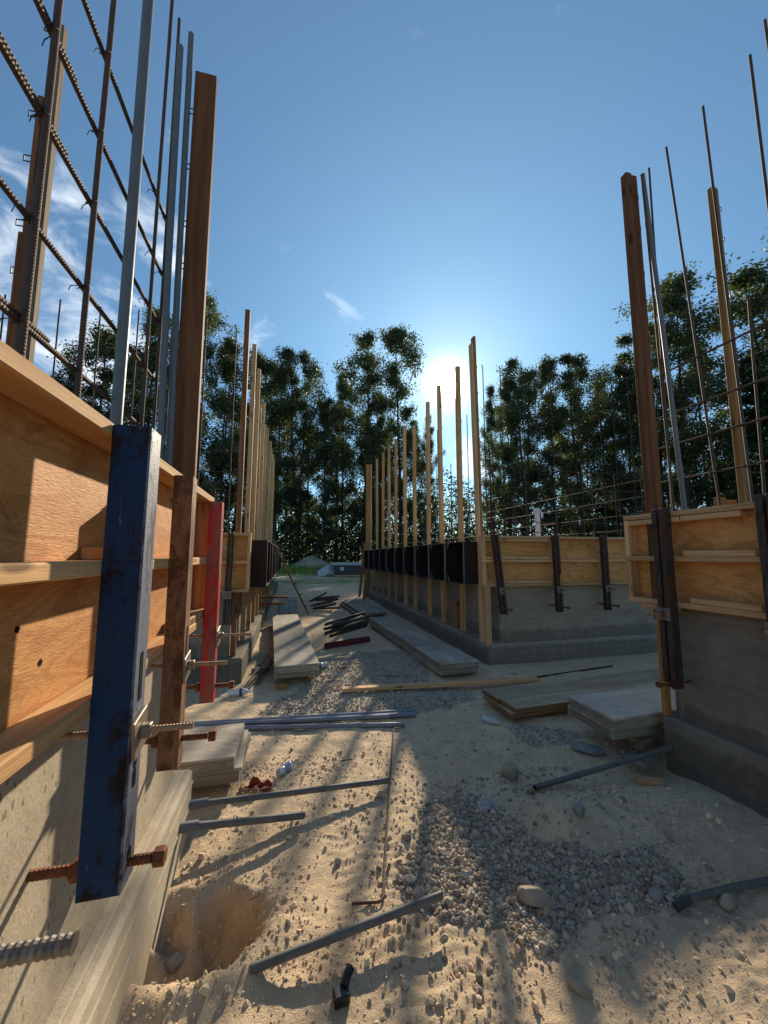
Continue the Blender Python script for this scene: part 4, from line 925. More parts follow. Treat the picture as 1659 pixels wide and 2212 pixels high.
def block(label, c, size, rz, mat, name='wood_block', cat='block'):
    z = gz(c[0], c[1]) if c[2] is None else c[2]
    o = MB().box((c[0], c[1], z + size[2] / 2), size, rot=Matrix.Rotation(rz, 3, 'Z'), bev=0.004).build(name, mat, None, base=(c[0], c[1], z)); tag(o, label, cat)
block('flat grey timber offcut under the block by the right footing', (2.58, 2.49, -0.01), (0.26, 0.14, 0.045), 0.3, 'lumber_grey')
block('dark timber block propping the blue-grey panels', (2.64, 2.565, 0.036), (0.12, 0.10, 0.068), 0.25, 'lumber_dull')
block('pale timber offcut lying under the right drain pipe', (2.42, 2.30, None), (0.16, 0.055, 0.04), -0.55, 'lumber_pale')
block('small tan timber block at the near end of the long panel', (-0.06, 4.80, None), (0.12, 0.08, 0.045), 0.15, 'lumber_orange')
block('timber offcut on the right footing ledge nearest the corner', (2.84, 5.42, 0.263), (0.10, 0.24, 0.05), 0.0, 'lumber_dull')
block('timber offcut on the footing ledge by the seventh post', (2.84, 8.75, 0.263), (0.10, 0.3, 0.06), 0.0, 'lumber_dull')
t = thing('cardboard_box', 'brown cardboard box on the footing ledge between posts', 'box', (2.858, 6.43, 0.263))
MB().span((2.80, 6.26, 0.263), (2.918, 6.60, 0.62), bev=0.004).build('carton', 'card', t)
MB().span((2.797, 6.27, 0.60), (2.81, 6.59, 0.71), bev=0.002).build('flap', 'card', t)

for i, (lab, x, y, sx, sy, sz_, rz, mt) in enumerate((
    ('dark wood scrap on the gravel right of the long panel', 0.75, 5.45, 0.13, 0.07, 0.012, 0.3, 'lumber_dull'), ('thin pale lath on the gravel right of the long panel', 0.98, 5.55, 0.02, 0.16, 0.012, 0.5, 'lumber_pale'),
    ('thin dark stick before the near end of the right panel stack', 1.35, 4.85, 0.34, 0.014, 0.012, -0.3, 'lumber_dull'), ('flat tan wood scrap at the near corner of the long panel', 0.55, 4.95, 0.16, 0.05, 0.012, -0.15, 'lumber'),
    ('dark splinter lying on the sand below the conduit bundle', 0.45, 3.05, 0.09, 0.010, 0.008, 0.1, 'lumber_dull'), ('short pale twig lying in a shadow stripe at bottom centre', 0.62, 1.47, 0.006, 0.055, 0.005, 0.2, 'lumber_pale'),
    ('thin dark stick poking from the sand near the pit', -0.10, 2.02, 0.09, 0.006, 0.006, 0.5, 'lumber_dull'), ('small wood chip resting on the upper right panel stack', 2.05, 5.3, 0.05, 0.03, 0.02, 0.4, 'lumber_pale'))):
    zz = 0.1745 if 'resting' in lab else None
    block(lab, (x, y, zz), (sx, sy, sz_), rz, mt, 'wood_scrap', 'wood scrap')
# leaning board with cleats, braces
t = thing('cleated_board', 'leaning board with small cleats, propped against the left forms', 'board', (0.47, 10.3, 0))
a, b_ = Vector((-0.44, 10.0, 1.86)), Vector((0.49, 10.3, -0.02)); MB().beam(a, b_, 0.045, 0.085, up=(0, 1, 0)).build('board', 'lumber_dull', t)
d = (b_ - a); nrm = Vector((d.z, 0, -d.x)).normalized(); nrm = nrm if nrm.x > 0 else -nrm
for k in range(6):
    p = a + d * (0.12 + 0.155 * k) + nrm * 0.038; MB().box(p, (0.05, 0.09, 0.05), rot=Matrix.Rotation(math.atan2(-d.z, d.x) , 3, 'Y')).build('cleat', 'lumber_dull', t)
o = MB().beam((2.47, 14.0, -0.02), (2.60, 13.6, 1.88), 0.09, 0.04, up=(0, 1, 0)).build('brace', 'lumber_orange', None, base=(2.47, 14.0, 0)); tag(o, 'long orange-brown brace leaning on the far end post', 'brace')
o = MB().beam((2.40, 12.75, -0.02), (2.66, 13.6, 0.95), 0.09, 0.04, up=(0, 1, 0)).build('brace', 'lumber_orange', None, base=(2.40, 12.75, 0)); tag(o, 'short orange-brown brace low against the far end post', 'brace')
for i, (zz, l) in enumerate(((0.55, 0.5), (0.42, 0.42))):
    o = MB().beam((-0.62, 9.2 - i * 0.12, zz), (-0.62 + l + 0.1, 9.25 - i * 0.12, zz - 0.02), 0.09, 0.045).build('timber', 'lumber_brown', None, base=(-0.5, 9.2, zz)); tag(o, ['upper', 'lower'][i] + ' brown timber end sticking out between the left-hand posts', 'timber')

# black angle irons in two heaps
ANG = [(0, 0), (0.055, 0), (0.055, 0.008), (0.008, 0.008), (0.008, 0.055), (0, 0.055)]
def angle(p, q, up, label, group):
    o = MB().prism(ANG, p, q, up).build('steel_angle', 'angle', None, base=tuple(p)); tag(o, label, 'steel angle', group)
r2 = random.Random(11)
for i in range(9):
    z = 0.10 + 0.030 * i; y = 6.58 + r2.uniform(-0.04, 0.3)
    p = (0.68 + r2.uniform(-0.16, 0.14), y, z - 0.02 + r2.uniform(0, 0.03)); q = (1.40 + r2.uniform(-0.07, 0.06), y + 0.32 + r2.uniform(-0.2, 0.2), z + 0.07 + r2.uniform(0, 0.05))
    angle(p, q, (r2.uniform(-0.7, 0.7), r2.uniform(-0.6, 0.2), 1), 'black steel angle in the nearer heap resting on a maroon channel', 'steel angles in the nearer heap')
o = MB().prism([(0, 0), (0.05, 0), (0.05, 0.09), (0.043, 0.09), (0.043, 0.007), (0.007, 0.007), (0.007, 0.09), (0, 0.09)], on(0.60, 6.5, 0.0), on(1.40, 6.82, 0.0)).build('steel_channel', 'maroon', None, base=on(1.0, 6.66)); tag(o, 'maroon steel channel under the nearer heap of black irons', 'steel channel')
for i in range(10):
    z = 0.03 + 0.03 * i; an = r2.uniform(-0.5, 0.9); cx, cy = 0.92 + r2.uniform(-0.15, 0.15), 10.9 + r2.uniform(-0.4, 0.6); l = r2.uniform(0.28, 0.42)
    angle((cx - l * math.cos(an), cy - l * math.sin(an), z), (cx + l * math.cos(an), cy + l * math.sin(an), z + r2.uniform(0, 0.16)), (r2.uniform(-0.8, 0.8), r2.uniform(-0.6, 0.3), 1), 'black steel angle in the farther heap at the foot of the cleated board', 'steel angles in the farther heap')
# thin rebar offcuts by the left far footing
for i in range(8):
    x0 = -0.50 + 0.02 * i + r2.uniform(0, 0.04); y0 = 4.55 + r2.uniform(0, 0.4); l = r2.uniform(0.7, 1.3)
    o = MB().tube([on(x0, y0, 0.02), on(x0 + 0.16 + r2.uniform(-0.05, 0.08), y0 + l, 0.05)], 0.006, 5).build('rebar_offcut', 'rebar_far', None, base=on(x0, y0)); tag(o, 'thin rebar offcut in the loose sheaf by the left far footing', 'rebar', 'rebar offcuts by the left far footing')

# ------------------------------------------------------------------ rocks and litter
def rock(label, x, y, size, mat, seed, rz=0.0, sink=0.25):
    r = np.random.default_rng(seed); me_v, me_f = IV.copy(), IF.copy()
    for it in range(2):                              # subdivide
        ed = {}; V2 = list(map(tuple, me_v)); F2 = []
        def mid(a, b_):
            k = (min(a, b_), max(a, b_))
            if k not in ed:
                p = np.array(V2[a]) + np.array(V2[b_]); ed[k] = len(V2); V2.append(tuple(p / np.linalg.norm(p)))
            return ed[k]
        for a, b_, c in me_f:
            ab, bc, ca = mid(a, b_), mid(b_, c), mid(c, a); F2 += [(a, ab, ca), (b_, bc, ab), (c, ca, bc), (ab, bc, ca)]
        me_v, me_f = np.array(V2), np.array(F2)
    for k in range(9):                               # chipped flats
        n = r.normal(size=3); n /= np.linalg.norm(n); lim = r.uniform(0.62, 0.9); d = me_v @ n; me_v = me_v - np.outer(np.maximum(0, d - lim), n)
    me_v = me_v * (1 + r.uniform(-0.02, 0.02, (len(me_v), 1))) * np.array(size)
    c, s = math.cos(rz), math.sin(rz); me_v = me_v @ np.array([[c, s, 0], [-s, c, 0], [0, 0, 1]])
    z = gz(x, y) + size[2] * (1 - 2 * sink)
    mesh = array_mesh('rock', me_v, me_f, mat=mat); o = bpy.data.objects.new('rock', mesh); col.objects.link(o); o.location = (x, y, z); tag(o, label, 'rock')
rock('rounded tan boulder beside the end of the right drain pipe', 1.53, 2.58, (0.062, 0.058, 0.062), 'rock', 1)
rock('long tan rock lying on the gravel in foreground', 1.10, 1.67, (0.085, 0.046, 0.045), 'rock', 2, rz=-0.75)
rock('small oval grey-tan stone near the bottom right shadow streak', 1.035, 1.33, (0.045, 0.022, 0.022), 'rock', 3, rz=-0.9)
rock('rough grey lump on the small sand mound', 1.62, 2.02, (0.036, 0.034, 0.036), 'rock_grey', 4)
rock('squarish tan stone just below the right drain pipe end', 1.545, 2.375, (0.032, 0.03, 0.03), 'rock', 5)
rock('flat pale stone leaning on the right-edge pipe', 1.91, 1.465, (0.05, 0.03, 0.03), 'rock', 6, rz=0.4)
rock('grey stone at the left end of the right-edge pipe', 1.63, 1.56, (0.034, 0.03, 0.034), 'rock_grey', 7)
rock('broad flat grey rock under the blue-grey panels', 2.33, 2.78, (0.13, 0.08, 0.035), 'rock_grey', 8, rz=-0.5)
rock('pale stone on the sand near the short left pipe', 0.27, 2.10, (0.018, 0.018, 0.015), 'rock', 9)
rock('pale round stone lying at the edge of the pit', -0.12, 1.95, (0.022, 0.02, 0.02), 'rock', 10)
rock('grey stone on the pit wall by the left footing', -0.42, 1.92, (0.040, 0.03, 0.03), 'rock_grey', 12)
rock('oval pale stone on the near wall of the pit', -0.17, 1.86, (0.028, 0.02, 0.032), 'rock', 13)
rock('grey stone beside the hooked rebar end', 0.58, 1.90, (0.032, 0.026, 0.024), 'rock_grey', 14)
rock('large pale stone right of the hooked rebar', 0.66, 2.18, (0.024, 0.02, 0.02), 'rock', 15)
rock('flat grey slab by the left far footing', -0.36, 5.55, (0.13, 0.09, 0.05), 'rock_grey', 16)

def lathe_bottle(label, x, y, rz, dz, L_=0.20, r=0.031, lab='label_blue', lpos=(0.38, 0.62), crush=0.0, seed=0):
    t = thing('water_bottle', label, 'bottle', on(x, y, dz + r)); base = Vector(on(x, y, dz + r)); rr = random.Random(seed)
    prof = [(0, 0.55), (0.02, 0.9), (0.06, 1), (0.2, 0.93), (0.3, 1), (0.36, 0.97), (0.40, 1), (0.60, 1), (0.66, 0.95), (0.74, 0.9), (0.84, 0.62), (0.90, 0.40), (0.93, 0.38)]
    d = Vector((math.cos(rz), math.sin(rz), 0.0))
    def tb(pr, extra, mat, name):
        m = MB(); m.tube([base + d * (a - 0.5) * L_ for a, _ in pr], [r * b_ + extra for _, b_ in pr], 16)
        if crush:
            m.v = [tuple(Vector(v_) + Vector((rr.uniform(-1, 1), rr.uniform(-1, 1), rr.uniform(-1, 1))) * crush) for v_ in m.v]
        return m.build(name, mat, t)
    tb(prof, 0, 'film', 'body'); tb([(lpos[0], 1), (lpos[1], 1)], 0.0012, lab, 'wrapper'); tb([(0.92, 0.44), (0.985, 0.44), (1.0, 0.40)], 0.001, 'film', 'cap')
lathe_bottle('crushed clear water bottle with blue wrapper on the sand', 0.01, 2.97, 0.9, 0.0, 0.17, 0.026, crush=0.005, seed=3)
lathe_bottle('clear water bottle with navy band lying beyond the red beam', -0.50, 4.62, 0.1, 0.0, 0.24, 0.038, 'label_navy', (0.5, 0.62))
lathe_bottle('clear empty water bottle near the plywood sheets', 1.83, 3.39, -0.9, 0.0, 0.17, 0.027, 'film', (0.4, 0.6), crush=0.002, seed=5)
lathe_bottle('crumpled bottle at the near corner of the long panel', 0.47, 5.5, 0.6, 0.0, 0.22, 0.036, 'label_navy', (0.1, 0.25), crush=0.005, seed=6)
def crumple(name, label, cat, x, y, sx, sy, h, mat, seed, mat2=None):
    n = 15; gxx, gyy = np.meshgrid(np.linspace(-1, 1, n), np.linspace(-1, 1, n)); r = np.random.default_rng(seed)
    hh = (vnoise(gxx * 2.2 + seed, gyy * 2.2, seed) + 0.5) * h * np.clip(1.25 - np.hypot(gxx, gyy) * 0.9, 0.05, 1) + vnoise(gxx * 6, gyy * 6, seed + 3) * h * 0.45
    px = x + gxx * sx * (1 + 0.5 * vnoise(gyy * 2.1, gxx * 2.1 + 9, seed)) + vnoise(gxx * 5, gyy * 5, seed + 7) * sx * 0.5; py = y + gyy * sy * (1 + 0.5 * vnoise(gxx * 2 + 4, gyy * 2, seed)) + vnoise(gxx * 5 + 3, gyy * 5, seed + 8) * sy * 0.5
    z = height(px, py) + np.abs(hh) + 0.004
    V_ = np.stack([px, py, z], -1).reshape(-1, 3); B = np.array(on(x, y)); i = np.arange((n - 1) * n).reshape(n - 1, n)[:, :-1].ravel()
    mesh = array_mesh(name, V_ - B, np.stack([i, i + 1, i + n + 1, i + n], 1), mat=mat)
    if mat2:
        mesh.materials.append(M[mat2]); mesh.polygons.foreach_set('material_index', (vnoise(gxx[:-1, :-1] * 2, gyy[:-1, :-1] * 2, seed + 5).ravel() > 0.05).astype(np.int32))
    o = bpy.data.objects.new(name, mesh); col.objects.link(o); o.location = B
    md = o.modifiers.new('thickness', 'SOLIDIFY'); md.thickness = 0.003
    tag(o, label, cat)
crumple('plastic_bag', 'crumpled clear plastic bag at the edge of the gravel', 'plastic bag', 1.21, 2.33, 0.05, 0.06, 0.07, 'tarp', 4)
crumple('plastic_scrap', 'small white plastic scrap lying on the gravel', 'plastic scrap', 1.255, 2.14, 0.022, 0.012, 0.012, 'tarp', 8)
crumple('plastic_scrap', 'white scrap on the dirt before the centre footing', 'plastic scrap', 2.82, 4.62, 0.06, 0.04, 0.03, 'tarp', 9)
crumple('cloth_rag', 'crumpled red and tan rag on the ground by the stacked panels', 'rag', -0.185, 2.80, 0.085, 0.06, 0.085, 'rag', 12, 'rag2')
t = thing('plastic_fitting', 'small black plastic fitting lying on the sand at bottom centre', 'fitting', on(0.22, 1.51))
z = gz(0.22, 1.51); MB().box((0.21, 1.49, z + 0.017), (0.055, 0.045, 0.035), rot=Matrix.Rotation(0.12, 3, 'Z'), bev=0.005).build('socket', 'black_plastic', t)
MB().tube([(0.222, 1.505, z + 0.03), (0.236, 1.525, z + 0.045), (0.25, 1.54, z + 0.05)], 0.016, 10).build('elbow', 'black_plastic', t)

# ------------------------------------------------------------------ far end of the site
n = 60; gxx, gyy = np.meshgrid(np.linspace(-1, 1, n), np.linspace(-1, 1, n)); d = np.hypot(gxx, gyy)
px = 2.3 + gxx * 3.1; py = 40 + gyy * 3.0; z = 1.42 * np.clip(1 - d, 0, 1) ** 0.85 + (0.30 * fbm(px, py, 0.7, 4, seed=31)) * (d < 1) * np.clip(1.1 - d, 0, 1) - 0.05
i = np.arange((n - 1) * n).reshape(n - 1, n)[:, :-1].ravel()
o = bpy.data.objects.new('sand_mound', array_mesh('sand_mound', np.stack([px, py, z], -1).reshape(-1, 3), np.stack([i, i + 1, i + n + 1, i + n], 1), smooth=True, mat='sand')); col.objects.link(o); tag(o, kind='structure')
t = thing('panel_bundle', 'dark bundle of panels lying on the grass at the alley end', 'bundle', (4.4, 26.6, 0))
MB().span((3.0, 26.2, 0.12), (6.4, 27.3, 0.72), bev=0.02).build('panels', 'darkpanel', t)
MB().span((2.98, 26.15, 0.02), (6.45, 27.35, 0.12), bev=0.02).build('pallet', 'lumber_pale', t)
MB().span((3.3, 26.193, 0.42), (3.55, 26.199, 0.66), bev=0.002).build('paper_tag', 'tarp', t)
o = MB().span((2.85, 26.9, 0.74), (6.5, 28.0, 0.94), bev=0.05).build('timber_stack', 'tarp', None, base=(4.6, 27.4, 0.74)); tag(o, 'white-wrapped flat load on top of the dark panel bundle', 'load')
def far_crumple(name, label, cat, x, y, sx, sy, h, mat, seed):
    n = 22; gxx, gyy = np.meshgrid(np.linspace(-1, 1, n), np.linspace(-1, 1, n)); d = np.hypot(gxx, gyy)
    px = x + gxx * sx; py = y + gyy * sy; z = h * np.clip(1.25 - d, 0, 0.9) + 0.35 * h * fbm(gxx + seed, gyy, 2.2, 3, seed=seed) * (d < 1.2); z = np.maximum(z, -0.02)
    i = np.arange((n - 1) * n).reshape(n - 1, n)[:, :-1].ravel(); B = np.array((x, y, 0))
    o = bpy.data.objects.new(name, array_mesh(name, np.stack([px, py, z], -1).reshape(-1, 3) - B, np.stack([i, i + 1, i + n + 1, i + n], 1), mat=mat)); col.objects.link(o); o.location = B; tag(o, label, cat)
far_crumple('plastic_sheet', 'crumpled white sheeting left of the dark panel bundle', 'sheeting', 2.6, 27.6, 0.75, 0.7, 0.75, 'tarp', 5)

# ------------------------------------------------------------------ grass fringe at the wood's edge
r = np.random.default_rng(21); n = 15000
az = r.uniform(-0.25, 0.30, n); rad = r.uniform(28, 41, n) ; bx_ = rad * np.sin(az); by_ = rad * np.cos(az)
k = (np.hypot((bx_ - 2.3) / 3.0, (by_ - 40) / 2.9) > 0.95) & (r.uniform(0, 1, n) < np.clip((rad - 27) / 9, 0.08, 1)); bx_, by_, rad = bx_[k], by_[k], rad[k]; n = len(bx_)
hgt = r.uniform(0.15, 0.75, n) * np.clip((rad - 26) / 10, 0.25, 1.2); a_ = r.uniform(0, 6.28, n); w = r.uniform(0.02, 0.05, n); ln = r.uniform(-0.25, 0.25, (n, 2)) * hgt[:, None]
c = np.stack([bx_, by_, np.zeros(n)], 1); dx = np.stack([np.cos(a_) * w, np.sin(a_) * w, np.zeros(n)], 1)
tip = c + np.stack([ln[:, 0], ln[:, 1], hgt], 1)
V = np.stack([c - dx, c + dx, tip], 1).reshape(-1, 3); F = np.arange(3 * n).reshape(n, 3)
tn = np.array([[0.20, 0.29, 0.07]]) * r.uniform(0.6, 1.5, (n, 1)) * np.array([[1, 1, 1]]); tn[:, 0] *= r.uniform(0.8, 1.5, n)
o = bpy.data.objects.new('grass', array_mesh('grass', V, F, np.repeat(tn, 3, 0), mat='grass')); col.objects.link(o); tag(o, 'rough green grass along the edge of the wood', 'grass', kind='stuff')

# ------------------------------------------------------------------ trees
def leaves_from(points, nper, spread, size, r, base_tone):
    n = len(points); C = np.repeat(points, nper, 0) + r.normal(0, 1, (n * nper, 3)) * np.array([spread, spread, spread * 0.62])
    m = len(C); d1 = r.normal(size=(m, 3)); d1[:, 2] *= 0.55; d1 /= np.linalg.norm(d1, axis=1)[:, None]
    d2 = r.normal(size=(m, 3)); d2 -= d1 * (d1 * d2).sum(1)[:, None]; d2 /= np.linalg.norm(d2, axis=1)[:, None]
    s = r.uniform(0.6, 1.35, (m, 1)) * size
    V = np.stack([C - d1 * s, C + d2 * s * 0.52, C + d1 * s, C - d2 * s * 0.52], 1).reshape(-1, 3)
    F = np.arange(4 * m).reshape(m, 4)
    tone = np.repeat(base_tone[None] * np.repeat(r.uniform(0.7, 1.35, (n, 1)), nper, 0) * r.uniform(0.75, 1.3, (m, 1)), 4, 0)
    return V, F, tone
def make_tree(seed, H, crown0, rad, nlimb, nper, size, tone, fork=False, spread=0.34):
    r = np.random.default_rng(seed); rr = random.Random(seed); tb = MB(); pts = []
    def limb(p, d, l, rad0, depth):
        path = [Vector(p)]; D = Vector(d).normalized(); k = 5 if depth < 2 else 3
        for i in range(k):
            D = (D + Vector((rr.uniform(-0.2, 0.2), rr.uniform(-0.2, 0.2), rr.uniform(-0.05, 0.2)))).normalized(); path.append(path[-1] + D * l / k)
        tb.tube(path, [rad0 * (1 - 0.82 * i / k) for i in range(k + 1)], 5 if depth < 2 else 4, caps=False)
        if depth < 2:
            for j in range(6 if depth == 0 else 5):
                f = rr.uniform(0.25, 0.98); i = min(k - 1, int(f * k)); q = path[i].lerp(path[i + 1], f * k - i)
                e = (D + Vector((rr.uniform(-1, 1), rr.uniform(-1, 1), rr.uniform(-0.35, 0.75)))).normalized(); limb(q, e, l * rr.uniform(0.3, 0.62), rad0 * 0.42, depth + 1)
        if depth >= 1:
            for f in ((0.55, 1.0) if depth == 1 else (0.25, 0.5, 0.75, 1.0)):
                i = min(k - 1, int(f * k)); pts.append(path[i].lerp(path[i + 1], f * k - i))
    stems = [(0.0, 0.0)] if not fork else [(0.35, 0.2), (-0.3, -0.35)]
    r0 = H * 0.0085 + 0.04
    for sx, sy in stems:
        path = []; off = Vector((0, 0, 0)); K = 9
        for i in range(K + 1):
            f = i / K; off += Vector((rr.uniform(-0.12, 0.12), rr.uniform(-0.12, 0.12), 0)); lean = max(0, f - 0.25) * H * 0.17
            path.append(Vector((sx * lean, sy * lean, f * H * 0.97)) + off)
        tb.tube(path, [r0 * (1.25 if i == 0 else 1) * (1 - 0.88 * i / K) for i in range(K + 1)], 7, caps=False)
        nl = nlimb if not fork else int(nlimb * 0.6)
        for j in range(nl):
            f = crown0 + (0.985 - crown0) * (j + rr.random()) / nl; i = min(K - 1, int(f * K)); q = path[i].lerp(path[i + 1], f * K - i)
            a = j * 2.4 + rr.uniform(-0.5, 0.5); g = (f - crown0) / (1 - crown0)
            prof = (0.55 + 0.9 * g) if g < 0.45 else (0.96 * (1 - (g - 0.45) / 0.55 * 0.80))
            el = 0.25 + 0.75 * g + rr.uniform(-0.15, 0.2)
            limb(q, (math.cos(a) * math.cos(el), math.sin(a) * math.cos(el), math.sin(el)), rad * prof * rr.choice((0.5, 0.85, 1.0, 1.15, 1.5)), r0 * 0.36 * (1.1 - f), 0)
    P = np.array([tuple(p) for p in pts])
    V, F, T = leaves_from(P, nper, spread, size, r, np.array(tone))
    crown = array_mesh('crown', V, F, T, mat='leaf')
    trunk_o = tb
    return trunk_o, crown
def make_pine(seed, H, rad):
    r = np.random.default_rng(seed); rr = random.Random(seed); tb = MB(); pts = []
    tb.tube([(0, 0, H * k / 6) for k in range(7)], [0.22 * (1 - 0.9 * k / 6) for k in range(7)], 7, caps=False)
    z = H * 0.12
    while z < H * 0.98:
        g = z / H; l = rad * (1 - g) ** 0.7 + 0.4
        for j in range(6):
            a = rr.uniform(0, 6.28); L_ = l * rr.uniform(0.7, 1.2); dz = L_ * rr.uniform(-0.05, 0.28)
            path = [Vector((0, 0, z)), Vector((math.cos(a) * L_ * 0.5, math.sin(a) * L_ * 0.5, z + dz * 0.3)), Vector((math.cos(a) * L_, math.sin(a) * L_, z + dz))]
            tb.tube(path, [0.045, 0.03, 0.012], 4, caps=False)
            for f in np.linspace(0.3, 1, 7): pts.append((math.cos(a) * L_ * f + rr.uniform(-.2, .2), math.sin(a) * L_ * f + rr.uniform(-.2, .2), z + dz * f + rr.uniform(-0.05, 0.1)))
        z += rr.uniform(0.45, 0.75)
    V, F, T = leaves_from(np.array(pts), 16, 0.26, 0.15, r, np.array((0.030, 0.055, 0.024)))
    return tb, array_mesh('crown', V, F, T, mat='leaf')
PROTO = []
specs = [(101, 22, 0.14, 4.2, 25, 7, 0.115, (0.092, 0.100, 0.056), False, 0.34), (102, 22, 0.12, 4.0, 30, 7, 0.11, (0.084, 0.094, 0.052), True, 0.33), (103, 22, 0.20, 4.0, 22, 7, 0.115, (0.098, 0.106, 0.060), False, 0.34),
         (104, 22, 0.07, 4.3, 28, 7, 0.115, (0.076, 0.088, 0.048), False, 0.36), (105, 22, 0.22, 4.6, 26, 7, 0.115, (0.092, 0.102, 0.058), True, 0.34), (106, 22, 0.12, 3.6, 25, 7, 0.11, (0.086, 0.096, 0.054), False, 0.33)]
for sp in specs:
    tb, cr = make_tree(*sp); tm = tb.build('trunk', 'bark', None); me_t = tm.data; bpy.data.objects.remove(tm); PROTO.append((me_t, cr, 22.0))
tb, cr = make_pine(120, 22, 3.6); tm = tb.build('trunk', 'bark', None); me_p = tm.data; bpy.data.objects.remove(tm); PINE = (me_p, cr, 22.0)
# camera-free layout: bearing (deg from the alley axis), range, height -> ring of trees round the clearing
def tree(label, bearing, rng_, h, proto, rz, wide=1.0, group='trees round the clearing', name='deciduous_tree'):
    a = R_(bearing); t = thing(name, label, 'tree', (rng_ * math.sin(a), rng_ * math.cos(a), -0.1), group); t.rotation_euler[2] = rz
    s = h / proto[2]; t.scale = (s * wide, s * wide, s)
    for nm, me_ in (('trunk', proto[0]), ('crown', proto[1])):
        o = bpy.data.objects.new(nm, me_); col.objects.link(o); o.parent = t
    return t
CYAW, CPIT = R_(13.615), R_(6.317)
def bear(px, py):          # bearing and elevation that a place in the photograph has seen from the site's standing point
    f_ = 831.0; Fv = Vector((math.sin(CYAW) * math.cos(CPIT), math.cos(CYAW) * math.cos(CPIT), math.sin(CPIT))); Rv = Vector((math.cos(CYAW), -math.sin(CYAW), 0)); Uv = Rv.cross(Fv)
    d = Fv + Rv * ((px - 829.5) / f_) - Uv * ((py - 1106) / f_); return math.degrees(math.atan2(d.x, d.y)), math.atan2(d.z, math.hypot(d.x, d.y))
front = [  # x, top y, range, proto, width, label
 (35, 935, 44, 3, 1.0, 'low leafy tree at the far left, seen under the rebar'), (105, 880, 42, 0, 1.0, 'leafy tree low on the left behind the first rebar upright'),
 (165, 815, 40, 1, 0.9, 'leafy tree left of the thick grey conduit'), (228, 712, 40, 0, 0.95, 'tall tree whose top shows just left of the thick grey conduit'),
 (290, 770, 43, 2, 0.9, 'tree between the thick grey conduit and the paired conduits'), (345, 682, 40, 5, 1.0, 'tall slim tree behind the paired grey conduits'),
 (398, 760, 43, 3, 0.8, 'leafy tree hidden behind the broad brown post'), (444, 655, 39, 2, 0.8, 'tall tree showing just right of the broad brown post'),
 (492, 745, 41, 4, 0.8, 'tree left of the front post of the left-hand row'), (556, 768, 42, 0, 0.8, 'tree directly behind the left-hand row of posts'),
 (604, 772, 40, 4, 0.85, 'forked tree just right of the left-hand posts'), (655, 764, 42, 1, 0.75, 'bushy tree midway down the alley view, left part'),
 (705, 860, 40, 3, 0.75, 'shorter dense tree above the sand mound'), (745, 815, 44, 2, 0.7, 'slim tree right of the sand mound'),
 (790, 732, 41, 5, 0.9, 'tall tree left of the highest one beside the sun'), (862, 706, 41, 0, 0.82, 'highest tree in the middle, just left of the sun'),
 (820, 850, 45, 0, 0.7, 'tree between the two tall ones left of the sun'),
 (926, 905, 43, 5, 0.5, 'low slender tree whose top lies just under the sun'),
 (1058, 842, 40, 5, 0.5, 'small-crowned tree just right of the sun'), (1090, 822, 42, 2, 0.6, 'slim tree right of the tallest corner post'),
 (1125, 792, 40, 4, 0.85, 'forked tree above the left clamp of the centre form'), (1180, 775, 42, 0, 0.8, 'round-topped tree above the white pipe'),
 (1240, 772, 40, 1, 0.85, 'broad leafy tree above the middle of the centre form'), (1295, 815, 43, 3, 0.8, 'dense dark tree left of the near right post'),
 (1345, 785, 40, 3, 0.85, 'dense tree touching the near right post on its left'), (1400, 705, 41, 1, 0.85, 'tree behind the near right post'),
 (1442, 612, 38, 2, 0.95, 'tallest tree on the right, just past the near right post'), (1500, 745, 41, 5, 0.85, 'thin tree between the two near right posts'),
 (1662, 545, 36, 4, 1.1, 'big leafy tree cut off by the right edge')]
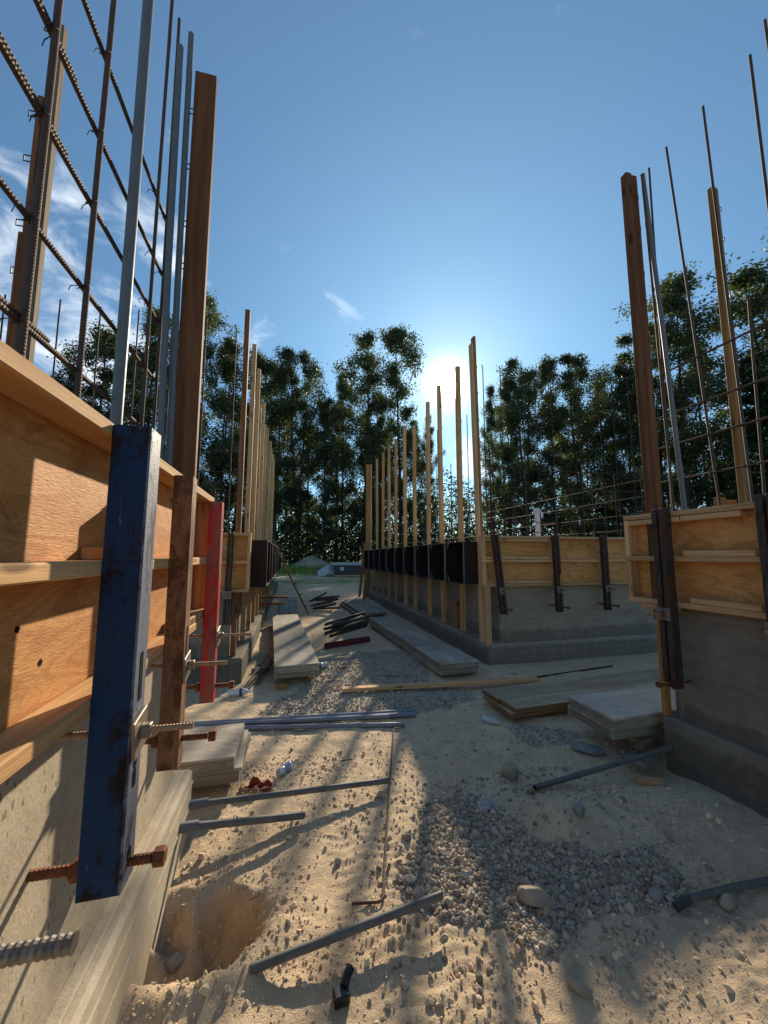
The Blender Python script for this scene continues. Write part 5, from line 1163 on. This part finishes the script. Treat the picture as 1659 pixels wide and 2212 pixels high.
for k, (px_, py_, rg, pr, wd, lab) in enumerate(front):
    b0, el = bear(px_, py_); tree(lab, b0, rg, 1.6 + rg * math.tan(el), PROTO[pr], k * 1.7, wd)
for px_, py_, rg, lab in ((1552, 1005, 38, 'small dark evergreen between the near right posts'), (1628, 760, 36, 'dark evergreen at the right edge with drooping boughs'), (1580, 960, 42, 'dark evergreen behind the pale laminated post')):
    b0, el = bear(px_, py_); tree(lab, b0, rg, 1.6 + rg * math.tan(el), PINE, px_ * 0.7, 1.0, 'evergreens at the right', 'evergreen_tree')
rt = random.Random(5)
for k in range(34):
    px_ = -20 + 1760 * k / 33 + rt.uniform(-12, 12); top = 915 + rt.uniform(-40, 60)
    if 905 < px_ < 1055: top = 1080
    b0, el = bear(px_, top); rg = rt.uniform(47, 56)
    tree('slender leafy tree in the second rank of the wood', b0, rg, 1.6 + rg * math.tan(el), PROTO[rt.randrange(6)], rt.uniform(0, 6), 0.85 if top < 1000 else 0.6, 'second rank of the wood')
# understorey and far stems that read as one mass
r = np.random.default_rng(41); tb = MB(); pts = []
for k in range(150):
    a = R_(r.uniform(-47, 62)); rg = r.uniform(40, 64); x, y = rg * math.sin(a), rg * math.cos(a); h = r.uniform(7, 13)
    tb.tube([(x, y, -0.1), (x + r.uniform(-.3, .3), y, h * 0.5), (x + r.uniform(-.6, .6), y, h)], [r.uniform(0.07, 0.16), 0.07, 0.02], 5, caps=False)
for k in range(5200):
    a = R_(r.uniform(-48, 63)); rg = r.uniform(42, 64); z = 0.3 + 10.5 * r.beta(1.0, 1.5)
    pts.append((rg * math.sin(a), rg * math.cos(a), z))
for k in range(3200):
    a = R_(r.uniform(-48, 63)); rg = r.uniform(41, 60); pts.append((rg * math.sin(a), rg * math.cos(a), 0.2 + 4.2 * r.random()))
V, F, T = leaves_from(np.array(pts), 13, 0.65, 0.20, r, np.array((0.044, 0.060, 0.026)))
wl = bpy.data.objects.new('woodland', array_mesh('woodland', V, F, T, mat='leaf')); col.objects.link(wl); tag(wl, 'dark understorey and thin stems deep in the wood', 'woodland', kind='stuff')
st = tb.build('far_stems', 'bark', wl, base=(0, 0, 0)); tag(st, kind='stuff')
